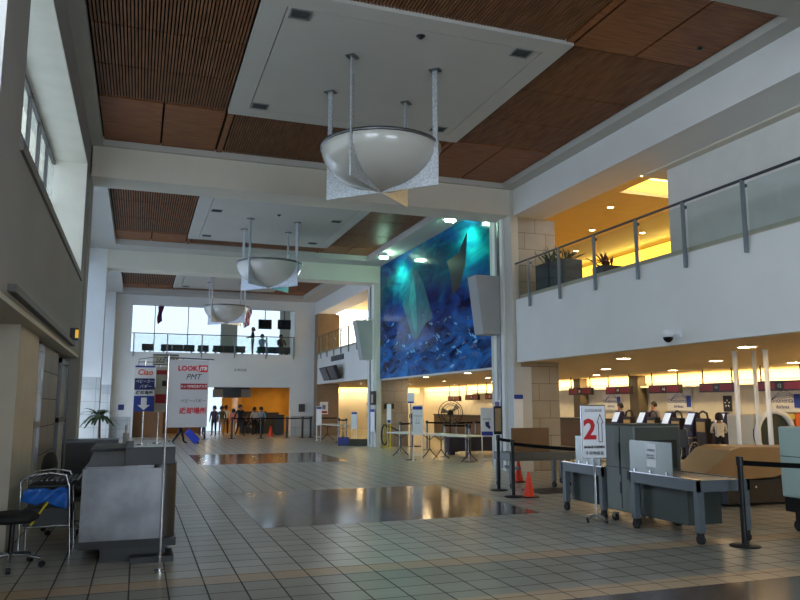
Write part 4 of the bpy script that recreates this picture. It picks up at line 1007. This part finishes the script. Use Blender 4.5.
panel_sign((8.72, 25.9, 0), -.4, .16, .9, 1.6, 'narrow white notice with blue foot on a yellow stand at the far pier', 'bottom', frame=YEL)
panel_sign((7.62, 32.4, 0), -.3, .24, .66, 1.5, 'narrow blue and white sign at the end of the far black belt', 'top')
panel_sign((8.15, 28.55, 0), -.3, .24, .62, 1.3, 'small blue and white sign next to the far column', 'top')
def wposter(loc, w_, h_, label, ax, fm, kind=0, cat='poster'):
    t = empty('wall_poster', label, cat, loc)
    if ax == 'X': MB().box(-.02, 0, -w_/2, w_/2, -h_/2, h_/2).build('sheet', fm, t); B_ = lambda a, b, c, d: MB().box(-.025, -.02, a, b, c, d); rot = FACE_X
    else: MB().box(-w_/2, w_/2, -.02, 0, -h_/2, h_/2).build('sheet', fm, t); B_ = lambda a, b, c, d: MB().box(a, b, -.025, -.02, c, d); rot = FACE_Y
    if kind == 0: B_(-w_/2, w_/2, h_*.38, h_/2).build('blue_band', BLUEP, t)
    if kind == 1: B_(-w_*.4, w_*.4, -h_*.42, -h_*.25).build('red_band', REDD, t); B_(-w_*.2, w_*.2, -h_*.1, h_*.25).build('picture', INKG, t)
    if kind == 2: B_(-w_*.05, w_*.3, -h_*.35, h_*.25).build('picture', mat('poster_cream', (196, 180, 150), .5), t)
    if kind == 3: B_(-w_*.4, w_*.4, -h_*.1, h_*.4).build('picture', mat('poster_purple', (96, 70, 120), .5), t)
wposter((8.61, 15.86, 1.4), .24, .85, 'tall white poster with a blue top on the front face of the near column', 'Y', SIGNW)
wposter((8.455, 16.62, 1.55), .3, .28, 'small white and purple poster on the side of the near column', 'X', SIGNW, 3)
wposter((8.455, 27.0, 1.83), .6, .52, 'dark framed picture on the side of the far column', 'X', INK, 2, 'picture')
wposter((8.455, 27.05, .98), .5, .85, 'white and blue poster on the side of the far column', 'X', SIGNW, 0)
wposter((8.97, 37.08, 1.4), .42, .62, 'white notice with a red band on the brown pier at the far right', 'Y', SIGNW, 1)
wposter((8.97, 26.98, 1.52), .16, .2, 'small dark plate, left one of two, on the far stone pier', 'Y', INK, 5, 'sign')
wposter((9.2, 26.98, 1.52), .16, .2, 'small dark plate, right one of two, on the far stone pier', 'Y', INK, 5, 'sign')
# silver posts
SILV = STEEL
sp_ = [((8.92, 21.13), (.45, -.5), 'silver post with black belt between the folding tables and the fan'), ((10.44, 23.67), (.8, .4), 'silver post in front of the black pedestal fan'), ((8.81, 19.09), None, 'thick silver post at the left of the bag sign'), ((11.3, 23.96), (1.2, .8), 'silver post far behind the bag sign'),
       ((8.2, 23.2), (1.0, 1.1), 'silver post at the left end of the folding tables'), ((9.4, 20.6), (-.56, -1.45), 'silver post in front of the low dark bench'), ((7.95, 30.2), (.05, -.92), 'silver post in front of the long distant table'), ((8.0, 29.2), None, 'second silver post in front of the long distant table'), ((8.0, 34.3), (.9, -.2), 'silver post under the red banded notice'), ((9.7, 24.6), (1.2, -.8), 'silver post in front of the sideways fan')]
for (x, y), bl, lb in sp_: stanchion((x, y, 0), lb, h=1.02, m=SILV, r=.038, belt=bl, group='silver belt posts')
t = empty('low_bench', 'low dark bench behind the silver posts below the mural', 'bench', (10.3, 21.9, 0), -.2)
MB().box(-.9, .9, -.25, .25, .12, .55).box(-.85, -.7, -.2, .2, 0, .12).box(.7, .85, -.2, .2, 0, .12).build('bench_body', mat('bench_navy', (40, 40, 56), .7), t)
t = empty('floor_case', 'flat dark case with a blue bundle lying at the foot of the far column', 'case', (8.0, 28.3, 0), -.3)
MB().box(-.55, .8, -.3, .3, 0, .24).build('case_body', mat('case_olive', (66, 62, 48), .7), t, bevel=.02); MB().box(-.56, -.1, -.32, -.02, .02, .32).build('blue_bundle', mat('bundle_blue', (60, 66, 130), .7), t, bevel=.04)
t = empty('coiled_rope', 'black rope hanging in a loop from a short post at the far pier', 'rope', (8.62, 26.1, 0))
MB().tube([(math.cos(i/20*2*PI)*.13, 0, .48+math.sin(i/20*2*PI)*.36) for i in range(20)], .026, 8, closed=True).tube([(.05, 0, .82), (.25, -.1, .74), (.5, -.3, .6)], .024, 8).build('rope', BLACK, t)
MB().cyl((0, .05, 0), (0, .05, .92), .02, 10).box(-.12, .12, -.1, .15, 0, .03).build('post', mat('brass_yellow', (170, 160, 70), .4, .5), t)

# ================================================================ far hall
fx = [(2.95, 'far black stanchion beside the grey banner edge'), (4.17, 'far black stanchion in front of the person in pink'), (5.52, 'far black stanchion in the middle of the food hall opening'), (6.75, 'far black stanchion near the right end of the food hall opening'), (7.5, 'far black stanchion in front of the white column'), (7.9, 'far black stanchion by the brown pier')]
for i, (x, lb) in enumerate(fx):
    stanchion((x, 35.3, 0), lb, h=1.0, r=.05, belt=((fx[i+1][0]-x, 0) if i < 5 and i > 0 else None), group='far black stanchions')
PUR = cloth('purple', (58, 44, 70)); BLK = cloth('black', (24, 24, 28)); WHT = cloth('white', (206, 204, 200)); PNK = cloth('pink', (214, 110, 96)); JN = cloth('jeans', (50, 58, 80)); LB = cloth('light_blue', (150, 176, 206)); GRN = cloth('olive', (96, 92, 60)); TAN = cloth('tan', (176, 140, 100))
for x, y, rz, sh, pa, h_, po, lb in (
    (3.1, 39.3, .6, BLK, JN, 1.72, 'stand', 'dark clothed person at the left of the food hall, cut by the banner'),
    (3.66, 38.5, -.6, PUR, BLK, 1.68, 'stand', 'person in a purple top just right of the grey banner'),
    (4.1, 39.2, .2, GRN, TAN, 1.66, 'stand', 'person in an olive top before the bright glass'),
    (4.5, 40.9, 2.8, WHT, BLK, 1.7, 'stand', 'person in white behind the olive clothed one'),
    (4.6, 38.5, -.8, PNK, TAN, 1.5, 'stand', 'person in a pink shirt and tan trousers in the food hall'),
    (4.92, 38.3, .3, BLK, BLK, 1.75, 'walk', 'person in black beside the one in pink'),
    (5.4, 39.8, 1.2, BLK, JN, 1.7, 'sit', 'seated person in black in the food hall'),
    (5.78, 39.2, .3, WHT, BLK, 1.6, 'stand', 'person in a white shirt in the middle of the food hall'),
    (6.15, 39.4, -.3, LB, BLK, 1.62, 'stand', 'person in a light blue shirt beside the one in white')):
    person((x, y, 0), rz, lb, sh, pa, po, h_*.9, 'people in the food hall')
for x, y, lb in ((5.35, 39.78, 'black chair under the seated person in black'), (5.75, 40.4, 'black chair behind the person in the white shirt')):
    t = empty('side_chair', lb, 'chair', (x, y, 0), 1.2, 'chairs in the food hall')
    MB().box(-.22, .22, -.22, .22, .4, .44).build('seat', BLACK, t); MB().box(-.22, .22, .2, .24, .44, .85).build('backrest', BLACK, t)
    for a in (-.19, .19):
        for b_ in (-.19, .19): MB().cyl((a, b_, 0), (a, b_, .4), .014, 8).build('leg', BLKM, t)
for x, y, w_, h_, lb in ((6.9, 41.2, .9, 1.1, 'grey bin cabinet at the right of the food hall'), (6.1, 42.0, 1.4, 1.15, 'dark serving counter at the back of the food hall'), (7.1, 39.4, .45, 1.0, 'narrow dark cabinet by the right edge of the food hall opening')):
    t = empty('food_counter', lb, 'cabinet', (x, y, 0)); MB().box(-w_/2, w_/2, -.25, .25, .06, h_).box(-w_/2+.04, w_/2-.04, -.2, .2, 0, .06).build('body', DGREY, t); MB().box(-w_/2-.02, w_/2+.02, -.27, .27, h_, h_+.04).build('top', BLKM, t)
o = MB().lathe([(.13, 0), (.13, .02), (.02, .5), (.001, .5), (.001, 0)], n=14).build('traffic_cone', ORANGE, None, loc=(6.3, 37.2, 0)); tag(o, 'distant orange cone at the threshold of the food hall', 'cone')
t = empty('hanging_board', 'black hanging screen with grey side panels over the food hall entrance', 'sign', (4.48, 38.3, 2.12))
MB().box(-.45, .45, -.05, .05, -.2, .2).build('screen', SCR, t); MB().box(-.95, -.45, -.04, .04, -.18, .22).build('side_panel', mat('panel_taupe', (120, 100, 84), .6), t); MB().box(.45, .95, -.04, .04, -.18, .22).build('side_panel', MATS['panel_taupe'], t); MB().box(-.9, .9, -.02, .02, .2, .48).build('hanger', BLKM, t)
t = empty('wall_lettering', 'small dark lettering on the white band above the food hall', 'sign', (4.8, 37.79, 3.3)); text('lettering', 'A-ROSE', .17, INK, t, (0, -.006, 0), sx=1.1)
# traveller with a suitcase
person((1.62, 31.2, 0), 1.9, 'dark clothed person walking and pulling a blue suitcase behind the grey banner', BLK, BLK, 'walk', 1.65, arms='pull')
t = empty('rolling_suitcase', 'bright blue suitcase tilted on its wheels behind the walking person', 'suitcase', (2.35, 31.5, 0), 0)
M = Matrix.Translation((0, 0, .08)) @ Matrix.Rotation(-.75, 4, 'Y')
MB().box(-.14, .14, -.2, .2, 0, .6, M=M).build('shell', mat('suitcase_blue', (26, 60, 190), .5), t, bevel=.03)
MB().tube([M @ Vector((.05, -.13, .6)), M @ Vector((.05, -.13, .85)), M @ Vector((.05, .13, .85)), M @ Vector((.05, .13, .6))], .012, 6).build('handle', BLKM, t)
for s in (-1, 1): MB().cyl((.02, s*.17-.02, .045), (.02, s*.17+.02, .045), .045, 12).build('wheel', RUB, t)
# upper lounge
def seats(x0, x1, label, y=38.75):
    t = empty('bench_seat_row', label, 'bench', ((x0+x1)/2, y, 4.08), 0, 'dark seat rows behind the lounge railing'); n = max(1, round((x1-x0)/.56)); w_ = (x1-x0)/n
    for i in range(n):
        x = -(x1-x0)/2+i*w_; MB().box(x+.005, x+w_-.005, -.04, .04, .16, .5).build('backrest', mat('seat_green_black', (34, 40, 42), .6), t, bevel=.02); MB().box(x+.005, x+w_-.005, .04, .5, .22, .3).build('seat', MATS['seat_green_black'], t)
    MB().box(-(x1-x0)/2+.1, (x1-x0)/2-.1, .2, .26, .2, .28).box(-(x1-x0)/2+.12, -(x1-x0)/2+.18, -.05, .45, 0, .22).box((x1-x0)/2-.18, (x1-x0)/2-.12, -.05, .45, 0, .22).build('frame', BLKM, t)
seats(.05, .6, 'single dark seat at the left end of the lounge'); seats(.95, 2.6, 'dark seat row left of the smallest pendant lamp'); seats(2.75, 3.3, 'dark seat immediately below the smallest pendant lamp'); seats(3.5, 5.15, 'dark seat row left of the standing person'); seats(5.75, 7.5, 'dark seat row at the right end of the lounge')
person((5.45, 38.3, 4.08), -1.6, 'dark clothed person standing at the lounge railing', BLK, BLK, h=1.45, arms='front')
person((6.1, 39.3, 4.08), .3, 'seated person in a light blue shirt in the upper lounge', LB, JN, 'sit', 1.6); person((7.1, 39.3, 4.08), .2, 'seated person in black at the right of the upper lounge', BLK, BLK, 'sit', 1.62)
def tv(x, y, z, w_, h_, label, rz=0, top=8.2, tilt=0):
    t = empty('hanging_screen', label, 'screen', (x, y, z), rz)
    MB().box(-w_/2, w_/2, -.05, .05, -h_/2, h_/2).build('casing', BLACK, t, bevel=.01); MB().box(-w_/2+.03, w_/2-.03, -.055, -.05, -h_/2+.03, h_/2-.03).build('display', SCR, t)
    if top: MB().box(-.02, .02, -.02, .02, h_/2, top-z).build('hanger', BLKM, t)
tv(6.33, 40, 5.9, .72, .52, 'left one of two black screens hanging in the upper lounge'); tv(7.38, 40, 5.92, .72, .52, 'right one of two black screens hanging in the upper lounge')
def flag(x, z0, z1, w_, label, stripes):
    t = empty('hanging_flag', label, 'flag', (x, 38.6, 6.8)); g = []; n = 8
    for i in range(n+1):
        for j in range(2+4):
            g.append((-w_/2+w_*j/5*(1-.25*i/n)+.03*math.sin(i*.9), .05*math.sin(j*2.1+i*.4), (z1-6.8)-(z1-z0)*i/n+.04*j))
    m = MB()
    for i in range(n):
        for j in range(5): m.add([g[i*6+j], g[i*6+j+1], g[(i+1)*6+j+1], g[(i+1)*6+j]], [(0, 1, 2, 3)], (j+i//2) % 2 if stripes else (0 if j < 3 else 1), True)
    m.build('cloth', [RED, SIGNW] if stripes else [mat('flag_maroon', (110, 24, 50), .7), NAVY], t)
    MB().cyl((-w_/2, 0, z1-6.8+.05), (w_/2, 0, z1-6.8+.2), .012, 6).cyl((0, 0, z1-6.8+.1), (0, 0, 1.4), .008, 6).build('staff', DSTEEL, t)
flag(.87, 5.55, 6.45, .28, 'dark red and blue flag hanging at the left of the bright lounge window', False); flag(5.2, 5.5, 6.3, .4, 'red and white striped flag right of the smallest pendant lamp', True)
# bay C monitors under the far right balcony
t = empty('twin_screen', 'pair of dark tilted screens on the far right balcony face', 'screen', (8.595, 33.2, 3.0))
for k in (-1, 1):
    s_ = MB().prism([(-.35, k*.72-.66, .34), (-.5, k*.72-.66, .3), (-.25, k*.72-.66, -.3), (-.12, k*.72-.66, -.26)], (0, 1.32, 0)).build('casing', BLACK, t); MB().prism([(-.495, k*.72-.58, .25), (-.505, k*.72-.58, .25), (-.29, k*.72-.58, -.24), (-.28, k*.72-.58, -.24)], (0, 1.16, 0)).build('display', mat('screen_grey', (60, 70, 84), .3), s_)
MB().box(-.25, 0, -.1, .1, -.05, .05).build('bracket', BLKM, t)
o = MB().box(-.04, 0, -1.1, 1.1, -.12, .12).build('name_plate', DGREY, None, loc=(8.598, 33.0, 3.72)); tag(o, 'grey plate on the far right balcony face above the twin screens', 'sign')
# planters on the near right balcony
def planter(loc, w_, h_, label, kind, d=.5):
    t = empty('planter', label, 'planter', loc)
    MB().box(-d/2, d/2, -w_/2, w_/2, 0, h_).build('box', mat('planter_slate', (56, 64, 70), .5), t, bevel=.01); MB().box(-d/2+.03, d/2-.03, -w_/2+.03, w_/2-.03, h_, h_+.01).build('soil', TRUNK, t)
    lm = MB(); n = 26 if kind != 1 else 16
    for i in range(n):
        a = rnd.uniform(0, 2*PI); el = rnd.uniform(.5, 1.4); L = rnd.uniform(.25, .5) if kind != 1 else rnd.uniform(.3, .48); d_ = Vector((math.cos(a)*math.cos(el), math.sin(a)*math.cos(el), math.sin(el))); sd = Vector((-math.sin(a), math.cos(a), 0)); b0 = Vector((rnd.uniform(-.1, .1), rnd.uniform(-w_*.3, w_*.3), h_))
        p1 = b0+d_*L*.5; p2 = b0+d_*L+Vector((0, 0, -.05)); lm.add([b0, p1-sd*.035, p2, p1+sd*.035], [(0, 1, 2, 3)])
    q = lm.build('leaves', LEAFR if kind == 2 else LEAF, t).modifiers.new('s', 'SOLIDIFY'); q.thickness = .006
planter((9.3, 15.35, 4.106), .6, .85, 'slate planter with dark spiky leaves beside the stone pier on the balcony', 0)
planter((9.28, 14.65, 4.106), .62, .8, 'slate planter with upright green leaves behind the balcony glass', 1)
planter((9.5, 13.35, 4.106), .4, .45, 'small planter with reddish leaves alone behind the balcony glass', 2)
